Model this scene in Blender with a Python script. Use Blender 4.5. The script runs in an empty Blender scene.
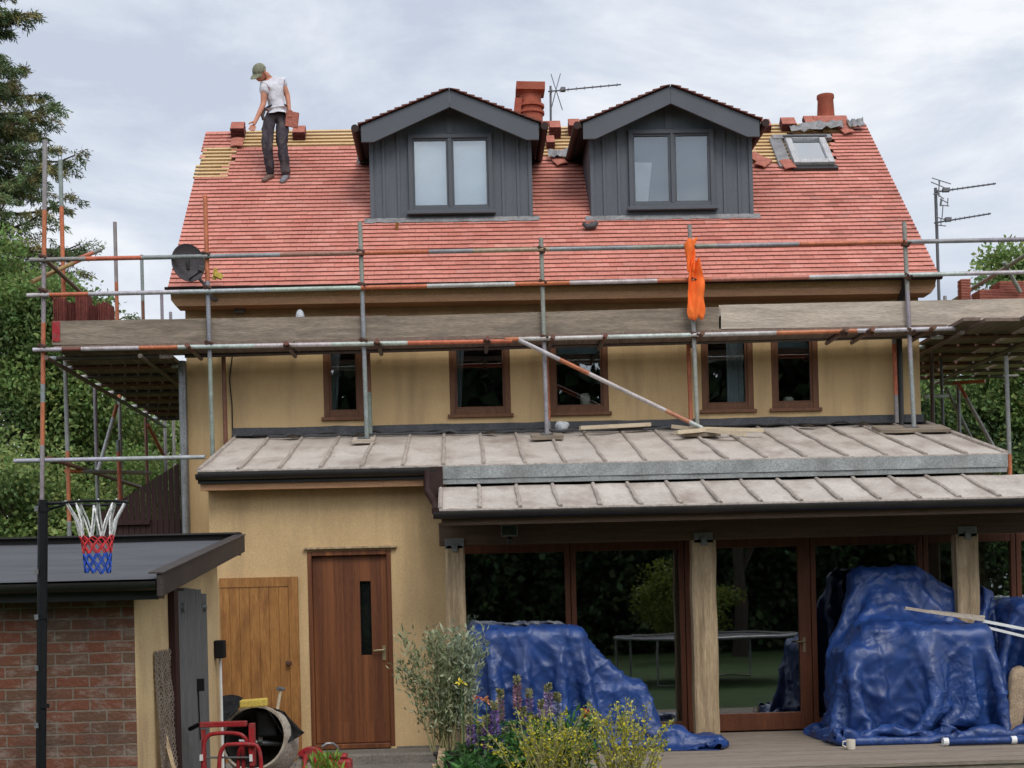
import bpy, bmesh, math, random
import numpy as np
from mathutils import Vector, Matrix, noise
random.seed(7); rng = np.random.default_rng(11)
R = math.radians
V = Vector
scn = bpy.context.scene
COL = scn.collection

# ------------------------------------------------------------------ camera
CAM = V((0, 0, 1.55)); F = 1456.0; YAW = 0.0346; ROLL = 0.0247; CX = 512.0; CY = 597.94
rt0 = V((math.cos(YAW), -math.sin(YAW), 0)); up0 = V((0, 0, 1)); fw = V((math.sin(YAW), math.cos(YAW), 0))
rt = rt0*math.cos(ROLL) - up0*math.sin(ROLL); upv = rt0*math.sin(ROLL) + up0*math.cos(ROLL)
cd = bpy.data.cameras.new('camera'); cam = bpy.data.objects.new('camera', cd); COL.objects.link(cam)
M4 = Matrix((rt, upv, -fw)).transposed().to_4x4(); M4.translation = CAM; cam.matrix_world = M4
cd.sensor_fit = 'HORIZONTAL'; cd.sensor_width = 36; cd.lens = F/1024*36; cd.shift_y = (CY-384)/1024
cd.clip_end = 900; scn.camera = cam

def ray(px, py):
    return rt*((px-CX)/F) + upv*((CY-py)/F) + fw
def at(px, py, Y):                       # point of the place seen at a pixel, at depth Y
    d = ray(px, py); return CAM + d*(Y/d.y)
def onplane(px, py, p0, n):
    d = ray(px, py); return CAM + d*((p0-CAM).dot(n)/d.dot(n))
def proj(p):
    q = V(p)-CAM; z = q.dot(fw); return CX+F*q.dot(rt)/z, CY-F*q.dot(upv)/z

# ------------------------------------------------------------------ materials
def nt(name):
    m = bpy.data.materials.new(name); m.use_nodes = True; t = m.node_tree
    return m, t, t.nodes, t.links, t.nodes['Principled BSDF']
def mat(name, c1, c2=None, rough=.75, scale=5., fine=60., var=.35, bump=.25, bdist=.01, metal=0., stretch=None, spec=.3, vcol=False, stain=None, detail=6):
    m, t, N, L, B = nt(name)
    c2 = c2 or tuple(x*.6 for x in c1)
    tc = N.new('ShaderNodeTexCoord'); mp = N.new('ShaderNodeMapping'); L.new(tc.outputs['Object'], mp.inputs[0])
    if stretch: mp.inputs['Scale'].default_value = stretch
    n1 = N.new('ShaderNodeTexNoise'); n1.inputs['Scale'].default_value = scale; n1.inputs['Detail'].default_value = detail; n1.inputs['Roughness'].default_value = .6
    n2 = N.new('ShaderNodeTexNoise'); n2.inputs['Scale'].default_value = fine; n2.inputs['Detail'].default_value = 4
    L.new(mp.outputs[0], n1.inputs['Vector']); L.new(mp.outputs[0], n2.inputs['Vector'])
    rp = N.new('ShaderNodeValToRGB'); rp.color_ramp.elements[0].position = .32; rp.color_ramp.elements[1].position = .68
    L.new(n1.outputs['Fac'], rp.inputs[0])
    mx = N.new('ShaderNodeMix'); mx.data_type = 'RGBA'; L.new(rp.outputs[0], mx.inputs['Factor'])
    mx.inputs['A'].default_value = (*c2, 1); mx.inputs['B'].default_value = (*c1, 1)
    if vcol:
        at_ = N.new('ShaderNodeAttribute'); at_.attribute_name = 'Col'
        L.new(at_.outputs['Color'], mx.inputs['B'])
        mm = N.new('ShaderNodeMix'); mm.data_type = 'RGBA'; mm.blend_type = 'MULTIPLY'; mm.inputs['Factor'].default_value = 1
        L.new(at_.outputs['Color'], mm.inputs['A']); mm.inputs['B'].default_value = (*c2, 1); L.new(mm.outputs['Result'], mx.inputs['A'])
    h = N.new('ShaderNodeMix'); h.data_type = 'RGBA'; h.blend_type = 'MULTIPLY'; h.inputs['Factor'].default_value = 1
    mr = N.new('ShaderNodeMapRange'); mr.inputs['From Min'].default_value = .3; mr.inputs['From Max'].default_value = .7
    mr.inputs['To Min'].default_value = 1-var; mr.inputs['To Max'].default_value = 1+var*.4
    L.new(n2.outputs['Fac'], mr.inputs['Value']); L.new(mx.outputs['Result'], h.inputs['A']); L.new(mr.outputs[0], h.inputs['B'])
    out = h.outputs['Result']
    if stain:                                   # (colour, scale vector, amount): long streaks and patches of dirt
        mp2 = N.new('ShaderNodeMapping'); mp2.inputs['Scale'].default_value = stain[1]; L.new(tc.outputs['Object'], mp2.inputs[0])
        n3 = N.new('ShaderNodeTexNoise'); n3.inputs['Scale'].default_value = 1; n3.inputs['Detail'].default_value = 8; n3.inputs['Roughness'].default_value = .65
        L.new(mp2.outputs[0], n3.inputs['Vector'])
        r3 = N.new('ShaderNodeMapRange'); r3.inputs['From Min'].default_value = .48; r3.inputs['From Max'].default_value = .72; r3.inputs['To Max'].default_value = stain[2]
        L.new(n3.outputs['Fac'], r3.inputs['Value'])
        s = N.new('ShaderNodeMix'); s.data_type = 'RGBA'; L.new(r3.outputs[0], s.inputs['Factor']); L.new(out, s.inputs['A']); s.inputs['B'].default_value = (*stain[0], 1)
        out = s.outputs['Result']
    L.new(out, B.inputs['Base Color'])
    B.inputs['Roughness'].default_value = rough; B.inputs['Metallic'].default_value = metal; B.inputs['Specular IOR Level'].default_value = spec
    if bump:
        b = N.new('ShaderNodeBump'); b.inputs['Strength'].default_value = bump; b.inputs['Distance'].default_value = bdist
        L.new(n2.outputs['Fac'], b.inputs['Height']); L.new(b.outputs[0], B.inputs['Normal'])
    return m
def leafmat(name, trans=.35, rough=.55):
    m, t, N, L, B = nt(name)
    a = N.new('ShaderNodeAttribute'); a.attribute_name = 'Col'
    L.new(a.outputs['Color'], B.inputs['Base Color']); B.inputs['Roughness'].default_value = rough; B.inputs['Specular IOR Level'].default_value = .25
    tr = N.new('ShaderNodeBsdfTranslucent'); L.new(a.outputs['Color'], tr.inputs[0])
    mx = N.new('ShaderNodeMixShader'); mx.inputs[0].default_value = trans
    L.new(B.outputs[0], mx.inputs[1]); L.new(tr.outputs[0], mx.inputs[2]); L.new(mx.outputs[0], N['Material Output'].inputs[0])
    return m
def glassmat(name, tint, refl):
    m, t, N, L, B = nt(name); N.remove(B)
    tr = N.new('ShaderNodeBsdfTransparent'); tr.inputs[0].default_value = (*tint, 1)
    gl = N.new('ShaderNodeBsdfGlossy'); gl.inputs['Roughness'].default_value = 0.012; gl.inputs[0].default_value = (.95, .97, 1, 1)
    fr = N.new('ShaderNodeFresnel'); fr.inputs[0].default_value = 1.5
    ad = N.new('ShaderNodeMath'); ad.operation = 'MULTIPLY_ADD'; ad.inputs[1].default_value = 1.0; ad.inputs[2].default_value = refl
    L.new(fr.outputs[0], ad.inputs[0])
    tc = N.new('ShaderNodeTexCoord'); n = N.new('ShaderNodeTexNoise'); n.inputs['Scale'].default_value = 1.7; L.new(tc.outputs['Object'], n.inputs['Vector'])
    b = N.new('ShaderNodeBump'); b.inputs['Strength'].default_value = .05; b.inputs['Distance'].default_value = .01; L.new(n.outputs['Fac'], b.inputs['Height']); L.new(b.outputs[0], gl.inputs['Normal'])
    mx = N.new('ShaderNodeMixShader'); L.new(ad.outputs[0], mx.inputs[0]); L.new(tr.outputs[0], mx.inputs[1]); L.new(gl.outputs[0], mx.inputs[2])
    L.new(mx.outputs[0], N['Material Output'].inputs[0]); return m
def brickmat():
    m, t, N, L, B = nt('old_brick')
    tc = N.new('ShaderNodeTexCoord'); sp = N.new('ShaderNodeSeparateXYZ'); L.new(tc.outputs['Object'], sp.inputs[0])
    cb = N.new('ShaderNodeCombineXYZ'); L.new(sp.outputs[0], cb.inputs[0]); L.new(sp.outputs[2], cb.inputs[1])
    wn = N.new('ShaderNodeTexNoise'); wn.inputs['Scale'].default_value = 9; L.new(tc.outputs['Object'], wn.inputs['Vector'])
    wa = N.new('ShaderNodeVectorMath'); wa.operation = 'MULTIPLY_ADD'; wa.inputs[1].default_value = (.012, .012, 0); L.new(wn.outputs['Color'], wa.inputs[0]); L.new(cb.outputs[0], wa.inputs[2])
    bk = N.new('ShaderNodeTexBrick'); L.new(wa.outputs[0], bk.inputs['Vector'])
    bk.inputs['Scale'].default_value = 1; bk.inputs['Brick Width'].default_value = .225; bk.inputs['Row Height'].default_value = .078; bk.inputs['Mortar Size'].default_value = .007; bk.inputs['Mortar Smooth'].default_value = .3
    bk.inputs['Color1'].default_value = (.165, .062, .038, 1); bk.inputs['Color2'].default_value = (.10, .07, .048, 1); bk.inputs['Mortar'].default_value = (.19, .15, .115, 1)
    bk.inputs['Bias'].default_value = -.25
    # whitish bloom and dark soot patches
    n = N.new('ShaderNodeTexNoise'); n.inputs['Scale'].default_value = 1; n.inputs['Detail'].default_value = 9; n.inputs['Roughness'].default_value = .72; mpb = N.new('ShaderNodeMapping'); mpb.inputs['Scale'].default_value = (6, 6, 12); L.new(tc.outputs['Object'], mpb.inputs[0]); L.new(mpb.outputs[0], n.inputs['Vector'])
    r = N.new('ShaderNodeMapRange'); r.inputs['From Min'].default_value = .50; r.inputs['From Max'].default_value = .62; r.inputs['To Max'].default_value = .45; L.new(n.outputs['Fac'], r.inputs['Value'])
    a = N.new('ShaderNodeMix'); a.data_type = 'RGBA'; L.new(r.outputs[0], a.inputs['Factor']); L.new(bk.outputs['Color'], a.inputs['A']); a.inputs['B'].default_value = (.30, .265, .225, 1)
    n2 = N.new('ShaderNodeTexNoise'); n2.inputs['Scale'].default_value = 3.3; n2.inputs['Detail'].default_value = 6; L.new(tc.outputs['Object'], n2.inputs['Vector'])
    r2 = N.new('ShaderNodeMapRange'); r2.inputs['From Min'].default_value = .5; r2.inputs['From Max'].default_value = .7; r2.inputs['To Max'].default_value = .6; L.new(n2.outputs['Fac'], r2.inputs['Value'])
    a2 = N.new('ShaderNodeMix'); a2.data_type = 'RGBA'; L.new(r2.outputs[0], a2.inputs['Factor']); L.new(a.outputs['Result'], a2.inputs['A']); a2.inputs['B'].default_value = (.075, .055, .045, 1)
    L.new(a2.outputs['Result'], B.inputs['Base Color']); B.inputs['Roughness'].default_value = .9; B.inputs['Specular IOR Level'].default_value = .15
    inv = N.new('ShaderNodeMath'); inv.operation = 'MULTIPLY_ADD'; inv.inputs[1].default_value = -1; L.new(bk.outputs['Fac'], inv.inputs[0])
    nn = N.new('ShaderNodeTexNoise'); nn.inputs['Scale'].default_value = 40; L.new(tc.outputs['Object'], nn.inputs['Vector']); L.new(nn.outputs['Fac'], inv.inputs[2])
    b = N.new('ShaderNodeBump'); b.inputs['Strength'].default_value = .7; b.inputs['Distance'].default_value = .012; L.new(inv.outputs[0], b.inputs['Height']); L.new(b.outputs[0], B.inputs['Normal'])
    return m
def tarpmat(name, c, d):
    m = mat(name, c, d, rough=.42, scale=2.2, fine=9, var=.25, bump=0, spec=.45); N, L = m.node_tree.nodes, m.node_tree.links; B = N['Principled BSDF']
    tc = N.new('ShaderNodeTexCoord'); wn = N.new('ShaderNodeTexNoise'); wn.inputs['Scale'].default_value = 3.5; wn.inputs['Detail'].default_value = 3; L.new(tc.outputs['Object'], wn.inputs['Vector'])
    wv = N.new('ShaderNodeVectorMath'); wv.operation = 'MULTIPLY_ADD'; wv.inputs[1].default_value = (.45, .45, .45); L.new(wn.outputs['Color'], wv.inputs[0]); mpg = N.new('ShaderNodeMapping'); mpg.inputs['Scale'].default_value = (1, 1, .55); mpg.inputs['Rotation'].default_value = (0, .5, .3); L.new(tc.outputs['Object'], mpg.inputs[0]); L.new(mpg.outputs[0], wv.inputs[2])
    vo = N.new('ShaderNodeTexVoronoi'); vo.feature = 'DISTANCE_TO_EDGE'; vo.inputs['Scale'].default_value = 4.2; L.new(wv.outputs[0], vo.inputs['Vector'])
    v2 = N.new('ShaderNodeTexVoronoi'); v2.feature = 'F1'; v2.inputs['Scale'].default_value = 9; L.new(wv.outputs[0], v2.inputs['Vector'])
    n3 = N.new('ShaderNodeTexNoise'); n3.inputs['Scale'].default_value = 14; n3.inputs['Detail'].default_value = 5; L.new(tc.outputs['Object'], n3.inputs['Vector'])
    a1 = N.new('ShaderNodeMath'); a1.operation = 'MULTIPLY_ADD'; a1.inputs[1].default_value = .7; L.new(v2.outputs['Distance'], a1.inputs[0]); L.new(vo.outputs['Distance'], a1.inputs[2])
    a2 = N.new('ShaderNodeMath'); a2.operation = 'MULTIPLY_ADD'; a2.inputs[1].default_value = .35; L.new(n3.outputs['Fac'], a2.inputs[0]); L.new(a1.outputs[0], a2.inputs[2])
    b = N.new('ShaderNodeBump'); b.inputs['Distance'].default_value = .03; n4 = N.new('ShaderNodeTexNoise'); n4.inputs['Scale'].default_value = 1.7; L.new(tc.outputs['Object'], n4.inputs['Vector']); m4 = N.new('ShaderNodeMapRange'); m4.inputs['From Min'].default_value = .38; m4.inputs['From Max'].default_value = .62; m4.inputs['To Min'].default_value = .08; m4.inputs['To Max'].default_value = .7; L.new(n4.outputs['Fac'], m4.inputs['Value']); L.new(m4.outputs[0], b.inputs['Strength']); L.new(a2.outputs[0], b.inputs['Height']); L.new(b.outputs[0], B.inputs['Normal'])
    return m

K = {}
K['stucco'] = mat('yellow_render', (.60, .425, .225), (.51, .35, .18), rough=.95, scale=1.3, fine=75, var=.16, bump=.35, bdist=.01, spec=.1, stain=((.27, .19, .11), (3.2, 3.2, .42), .55))
K['stucco2'] = mat('pale_yellow_render', (.72, .53, .28), (.62, .43, .24), rough=.95, scale=2.3, fine=60, var=.2, bump=.4, spec=.1, stain=((.30, .17, .10), (2., 2., .9), .55))
K['tile'] = mat('clay_tile', (.5, .2, .15), (.82, .77, .77), rough=.62, scale=2.2, fine=45, var=.22, bump=.15, vcol=True, spec=.25)
K['underlay'] = mat('roof_underlay', (.52, .33, .16), (.40, .24, .11), rough=.9, scale=3)
K['batten'] = mat('treated_batten', (.70, .50, .27), (.58, .38, .18), rough=.85, scale=4, stretch=(.5, 4, 4))
K['soffit'] = mat('stained_eaves_board', (.52, .285, .15), (.41, .215, .11), rough=.7, scale=6, stretch=(.6, 6, 6))
K['blackpl'] = mat('black_gutter_plastic', (.018, .016, .016), (.03, .027, .026), rough=.4, bump=.05, spec=.5)
K['brownpl'] = mat('dark_brown_gutter', (.030, .014, .011), (.04, .022, .018), rough=.6, bump=.05, spec=.2)
K['clad'] = mat('dark_grey_cladding', (.108, .119, .134), (.09, .099, .113), rough=.65, scale=3, fine=40, var=.18, bump=.12, stretch=(6, 6, .6))
K['cladlt'] = mat('dark_grey_paint', (.085, .093, .105), (.074, .081, .092), rough=.55, scale=3, var=.1, bump=.05)
K['lead'] = mat('lead_flashing', (.30, .29, .29), (.17, .165, .165), rough=.55, scale=9, var=.3, metal=.1, bump=.5, bdist=.02)
K['leaddk'] = mat('old_lead_upstand', (.085, .085, .09), (.05, .05, .055), rough=.6, scale=6, bump=.4, bdist=.02)
K['zinc'] = mat('weathered_roof_sheet', (.565, .505, .445), (.44, .385, .335), rough=.5, scale=1.6, fine=30, var=.16, bump=.25, bdist=.02, stain=((.24, .18, .145), (2.6, 1.1, 3.4), .8), spec=.35)
K['zincdk'] = mat('dirty_roof_roll', (.47, .405, .35), (.31, .26, .22), rough=.6, scale=3, fine=30, bump=.3)  # darker tone paints the shadow lines along the rolls
K['galv'] = mat('galvanised_fascia', (.33, .345, .335), (.235, .245, .24), rough=.5, scale=5, metal=.25, bump=.15, stain=((.14, .13, .12), (4, 4, .8), .6))
K['frame'] = mat('brown_window_timber', (.175, .075, .034), (.115, .047, .022), rough=.5, scale=5, stretch=(5, 5, .6), bump=.1)
K['hardwood'] = mat('red_hardwood_door', (.165, .058, .024), (.10, .034, .015), rough=.45, scale=3.2, fine=30, stretch=(7, 7, .35), bump=.1, stain=((.30, .11, .036), (7.3, 7.3, .10), .9))
K['pine'] = mat('orange_pine', (.39, .185, .055), (.27, .118, .032), rough=.5, scale=4, fine=24, stretch=(8, 8, .5), bump=.1, stain=((.15, .055, .02), (9, 9, 3), .7))
K['redframe'] = mat('red_brown_frame_timber', (.165, .056, .025), (.11, .036, .017), rough=.5, scale=5, stretch=(5, 5, .6), bump=.1)
K['post'] = mat('pale_oak_post', (.54, .405, .25), (.38, .27, .155), rough=.85, scale=5, fine=26, var=.3, stretch=(7, 7, .5), bump=.6, bdist=.02, stain=((.13, .085, .05), (16, 16, 1.1), .8))
K['beam'] = mat('dark_beam_timber', (.15, .093, .06), (.095, .06, .04), rough=.8, scale=4, stretch=(.5, 6, 6), bump=.3)
K['board'] = mat('scaffold_board', (.33, .265, .20), (.20, .16, .12), rough=.9, scale=3, fine=22, var=.35, stretch=(.6, 7, 7), bump=.4, stain=((.12, .095, .075), (1.6, 5, 9), .85))
K['boardp'] = mat('pale_scaffold_board', (.56, .475, .385), (.40, .335, .27), rough=.9, scale=3, fine=22, var=.3, stretch=(.6, 7, 7), bump=.4, stain=((.20, .16, .13), (.9, 6, 6), .6))
K['boardd'] = mat('dirty_platform_board', (.26, .19, .15), (.15, .105, .085), rough=.9, scale=3, stretch=(7, .6, 7), bump=.4)
K['tube'] = mat('scaffold_tube', (.3, .3, .3), (.66, .62, .6), rough=.5, scale=7, fine=50, var=.3, metal=.15, bump=.1, vcol=True, spec=.45)
K['coupler'] = mat('rusty_coupler', (.14, .055, .03), (.06, .05, .045), rough=.7, scale=30, metal=.3)
K['glass'] = glassmat('window_glass', (.86, .9, .9), .06)
K['glassdoor'] = glassmat('patio_glass', (.6, .63, .62), .22)
K['glassdorm'] = glassmat('dormer_glass', (.93, .96, .97), .08)
K['glassdorm2'] = glassmat('right_dormer_glass', (.9, .93, .95), .03)
K['glassroof'] = glassmat('roof_window_glass', (.9, .92, .92), .5)
K['palemetal'] = mat('pale_grey_metal', (.50, .49, .49), (.38, .37, .37), rough=.5, scale=9, bump=.1)
K['curtain'] = mat('white_curtain', (.55, .57, .60), (.42, .44, .47), rough=.9, scale=2, stretch=(20, 1, 1), bump=.2)
K['blind'] = mat('pale_blind', (.86, .90, .90), (.78, .83, .83), rough=.9, scale=1.1, var=.06, bump=.03)  # pale tone painting the sky's reflection behind dormer and roof glass
K['blindd'] = mat('grey_blind', (.20, .255, .28), (.155, .20, .22), rough=.9, scale=1.1, var=.06, bump=.03)  # upstairs blinds; in the right dormer a painted sky reflection
K['white'] = mat('white_paint', (.75, .75, .73), (.6, .6, .58), rough=.5, bump=.05, var=.1)
K['dark'] = mat('dark_interior', (.06, .055, .05), (.075, .068, .062), rough=.9, bump=0)  # near-black tone painted in for unlit insides
K['brick'] = brickmat()
K['felt'] = mat('mineral_felt', (.115, .118, .128), (.08, .082, .09), rough=.85, scale=1.2, fine=90, var=.3, bump=.6, bdist=.01, stretch=(1, 3, 3))
K['darktrim'] = mat('dark_grey_trim', (.045, .04, .038), (.03, .027, .026), rough=.5, scale=5, bump=.1)
K['trimtop'] = mat('worn_brown_fascia', (.062, .047, .042), (.038, .03, .028), rough=.5, scale=6, bump=.15)
K['greywood'] = mat('grey_weathered_plank', (.20, .197, .19), (.125, .12, .115), rough=.9, scale=4, fine=26, stretch=(9, 9, .45), bump=.6, bdist=.02)
K['darkwood'] = mat('dark_brown_board', (.045, .016, .014), (.03, .011, .01), rough=.6, scale=4, stretch=(8, 8, .5), bump=.2)
K['lath'] = mat('expanded_metal', (.36, .30, .24), (.20, .155, .12), rough=.6, metal=.4, scale=12, bump=.3)
K['terra'] = mat('terracotta', (.40, .105, .055), (.27, .06, .035), rough=.8, scale=6, bump=.2, stain=((.18, .06, .04), (3, 3, 3), .6))
K['tilered'] = mat('loose_tile', (.46, .17, .12), (.33, .105, .075), rough=.85, scale=7, bump=.15)
K['tiledk'] = mat('dark_tile_edges', (.17, .045, .036), (.10, .028, .024), rough=.9, scale=12, bump=.3)
K['tilemid'] = mat('red_tile_edges', (.25, .07, .055), (.16, .042, .034), rough=.9, scale=12, bump=.3)
K['tarp'] = tarpmat('blue_tarpaulin', (.017, .054, .20), (.010, .032, .13))
K['hivis'] = mat('orange_hi_vis', (.95, .20, .035), (.88, .14, .02), rough=.75, scale=5, var=.08, bump=.04)
K['steel'] = mat('grey_steel', (.30, .30, .30), (.2, .2, .2), rough=.4, metal=.6, bump=.1)
K['aerial'] = mat('aerial_aluminium', (.17, .17, .185), (.12, .12, .13), rough=.45, metal=.3, bump=.05)
K['dish'] = mat('dark_grey_mesh_dish', (.095, .085, .09), (.065, .058, .062), rough=.6, bump=.2)
K['bpole'] = mat('black_pole_paint', (.006, .006, .007), (.011, .011, .012), rough=.5, bump=.05, spec=.2)
K['net'] = mat('net_cord', (.7, .7, .7), (.8, .8, .8), rough=.9, vcol=True, bump=.2, scale=30)
K['mixer'] = mat('cement_crusted_drum', (.50, .44, .36), (.35, .305, .25), rough=.9, scale=7, fine=35, bump=.6, bdist=.02, stain=((.2, .12, .08), (5, 5, 5), .6))
K['redpaint'] = mat('worn_red_paint', (.42, .022, .03), (.27, .016, .02), rough=.45, scale=9, var=.3, stain=((.16, .10, .085), (14, 14, 14), .7))
K['rubber'] = mat('black_rubber', (.007, .007, .008), (.013, .013, .014), rough=.6, bump=.3, spec=.2)
K['yellowpl'] = mat('yellow_sponge', (.66, .50, .10), (.54, .40, .09), rough=.9, scale=20, fine=90, bump=.5)
K['deck'] = mat('weathered_deck', (.30, .245, .195), (.20, .16, .125), rough=.9, scale=2.5, fine=22, stretch=(.5, 6, 6), bump=.4)
K['concrete'] = mat('concrete_paving', (.22, .195, .165), (.14, .125, .105), rough=.95, scale=2.5, fine=40, bump=.5)
K['soil'] = mat('bed_soil', (.05, .036, .026), (.03, .022, .016), rough=1, scale=9, bump=.8, bdist=.03)
K['lawn'] = mat('lawn_grass', (.075, .125, .03), (.05, .09, .022), rough=.95, scale=1.2, fine=120, var=.5, bump=.8, bdist=.04)
K['bark'] = mat('bark', (.10, .075, .055), (.055, .04, .03), rough=.95, scale=6, fine=25, stretch=(5, 5, .8), bump=.7, bdist=.03)
K['leaf'] = leafmat('leaf_surface'); K['needle'] = leafmat('needle_surface', .15, .6); K['petal'] = leafmat('petal_surface', .4, .7)
K['skin'] = mat('skin', (.52, .235, .15), (.45, .19, .12), rough=.55, scale=14, var=.08, bump=.08)
K['shirt'] = mat('white_tee', (.66, .645, .68), (.54, .53, .57), rough=.9, scale=9, fine=26, var=.12, bump=.4, bdist=.02)
K['trouser'] = mat('charcoal_trousers', (.062, .052, .062), (.038, .033, .042), rough=.9, scale=9, fine=24, bump=.5, bdist=.02, stain=((.20, .15, .13), (9, 9, 5), .5))
K['cap'] = mat('camouflage_cap', (.30, .30, .21), (.12, .115, .075), rough=.9, scale=34, var=.3, bump=.2)
K['boot'] = mat('dusty_trainers', (.22, .13, .10), (.12, .08, .07), rough=.8, scale=20)
K['bootg'] = mat('grey_trainers', (.26, .25, .27), (.12, .12, .13), rough=.8, scale=20)
K['print'] = mat('dark_shirt_print', (.05, .05, .055), (.03, .03, .03), rough=.9, bump=0)
K['cable'] = mat('black_cable', (.02, .018, .018), (.03, .027, .025), rough=.6, bump=0)
K['cream'] = mat('cream_ceramic', (.66, .60, .50), (.6, .54, .45), rough=.3, bump=0, var=.05)
K['plasticbag'] = mat('white_polythene', (.62, .64, .66), (.48, .5, .52), rough=.4, scale=12, bump=.5, bdist=.02)
K['pot'] = mat('dark_plant_pot', (.03, .028, .028), (.045, .04, .038), rough=.6, bump=.15)
K['sack'] = mat('paper_sack', (.40, .30, .20), (.28, .20, .13), rough=.85, scale=9, bump=.4)
K['palewood'] = mat('fresh_pale_timber', (.66, .55, .40), (.54, .43, .29), rough=.8, scale=5, stretch=(1, 6, 6), bump=.1)
K['paleStem'] = mat('pale_stem', (.34, .31, .15), (.24, .22, .10), rough=.8, bump=0)
K['greenStem'] = mat('green_stem', (.07, .13, .035), (.05, .09, .03), rough=.8, bump=0)
K['brass'] = mat('worn_brass', (.50, .40, .24), (.35, .27, .15), rough=.35, metal=.7, bump=.05)

# ------------------------------------------------------------------ mesh builder
ORG = {}
def tag(o, label=None, cat=None, group=None, kind=None):
    if label: o['label'] = label
    if cat: o['category'] = cat
    if group: o['group'] = group
    if kind: o['kind'] = kind
    return o
def empty(name, loc, label, cat, group=None):
    o = bpy.data.objects.new(name, None); COL.objects.link(o); o.location = loc; o.empty_display_size = .2
    ORG[o.name] = V(loc); return tag(o, label, cat, group)
class MB:
    def __init__(s): s.v = []; s.f = []; s.c = []; s.cur = (1, 1, 1)
    def add(s, vs, fs, col=None):
        b = len(s.v); s.v += [V(p) for p in vs]; c = col or s.cur
        for f in fs: s.f.append(tuple(i+b for i in f)); s.c.append(c)
        return s
    def hexa(s, p, col=None):       # 8 corners: bottom loop 0-3, top loop 4-7
        return s.add(p, [(3, 2, 1, 0), (4, 5, 6, 7), (0, 1, 5, 4), (1, 2, 6, 5), (2, 3, 7, 6), (3, 0, 4, 7)], col)
    def box(s, x0, x1, y0, y1, z0, z1, col=None):
        return s.hexa([(x0, y0, z0), (x1, y0, z0), (x1, y1, z0), (x0, y1, z0), (x0, y0, z1), (x1, y0, z1), (x1, y1, z1), (x0, y1, z1)], col)
    def obox(s, c, ax, ay, az, hx, hy, hz, col=None):
        c = V(c); ax = ax*hx; ay = ay*hy; az = az*hz
        return s.hexa([c-ax-ay-az, c+ax-ay-az, c+ax+ay-az, c-ax+ay-az, c-ax-ay+az, c+ax-ay+az, c+ax+ay+az, c-ax+ay+az], col)
    def rbox(s, c, h, rot=(0, 0, 0), col=None):
        from mathutils import Euler
        m = Euler(rot).to_matrix(); return s.obox(c, m.col[0].copy(), m.col[1].copy(), m.col[2].copy(), *h, col)
    def beam(s, p0, p1, w, h, col=None, up=V((0, 0, 1))):
        p0 = V(p0); p1 = V(p1); d = (p1-p0); l = d.length; d.normalize(); sd = d.cross(up)
        sd = sd.normalized() if sd.length > 1e-4 else V((1, 0, 0)); u = sd.cross(d)
        return s.obox((p0+p1)/2, d, sd, u, l/2, w/2, h/2, col)
    def prism(s, poly, y0, y1, col=None):        # polygon in XZ, counter-clockwise seen from -Y
        n = len(poly); a = [(x, y0, z) for x, z in poly]; b = [(x, y1, z) for x, z in poly]
        return s.add(a+b, [tuple(range(n)), tuple(range(2*n-1, n-1, -1))] + [(i, i+n, (i+1) % n+n, (i+1) % n) for i in range(n)], col)
    def path(s, pts, r, n=8, cols=None, cap=True):
        pts = [V(p) for p in pts]; rs = r if isinstance(r, (list, tuple)) else [r]*len(pts)
        b = len(s.v); prev = None
        for i, p in enumerate(pts):
            d = (pts[min(i+1, len(pts)-1)]-pts[max(i-1, 0)]).normalized()
            if prev is None:
                a = d.orthogonal().normalized()
            else:
                a = prev-d*prev.dot(d); a = a.normalized() if a.length > 1e-5 else d.orthogonal().normalized()
            prev = a; c = d.cross(a)
            for k in range(n):
                t = 2*math.pi*k/n; s.v.append(p+(a*math.cos(t)+c*math.sin(t))*rs[i])
        for i in range(len(pts)-1):
            for k in range(n):
                s.f.append((b+i*n+k, b+i*n+(k+1) % n, b+(i+1)*n+(k+1) % n, b+(i+1)*n+k)); s.c.append(cols[i] if cols else s.cur)
        if cap:
            s.f.append(tuple(b+k for k in range(n-1, -1, -1))); s.c.append(cols[0] if cols else s.cur)
            e = b+(len(pts)-1)*n; s.f.append(tuple(e+k for k in range(n))); s.c.append(cols[-1] if cols else s.cur)
        return s
    def lathe(s, prof, c, ax=V((0, 0, 1)), n=20, col=None, close=False):
        c = V(c); ax = V(ax).normalized(); a = ax.orthogonal().normalized(); bq = ax.cross(a); b = len(s.v)
        for r, h in prof:
            for k in range(n):
                t = 2*math.pi*k/n; s.v.append(c+ax*h+(a*math.cos(t)+bq*math.sin(t))*r)
        for i in range(len(prof)-1):
            for k in range(n): s.f.append((b+i*n+k, b+i*n+(k+1) % n, b+(i+1)*n+(k+1) % n, b+(i+1)*n+k)); s.c.append(col or s.cur)
        return s
    def ball(s, c, r, ax=None, n=12, m=8, col=None):
        c = V(c); r = V(r) if not isinstance(r, (int, float)) else V((r, r, r)); ax = ax or Matrix.Identity(3); b = len(s.v)
        for i in range(m+1):
            ph = math.pi*i/m
            for k in range(n):
                t = 2*math.pi*k/n; s.v.append(c+ax @ V((r.x*math.sin(ph)*math.cos(t), r.y*math.sin(ph)*math.sin(t), -r.z*math.cos(ph))))
        for i in range(m):
            for k in range(n): s.f.append((b+i*n+k, b+i*n+(k+1) % n, b+(i+1)*n+(k+1) % n, b+(i+1)*n+k)); s.c.append(col or s.cur)
        return s
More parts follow.
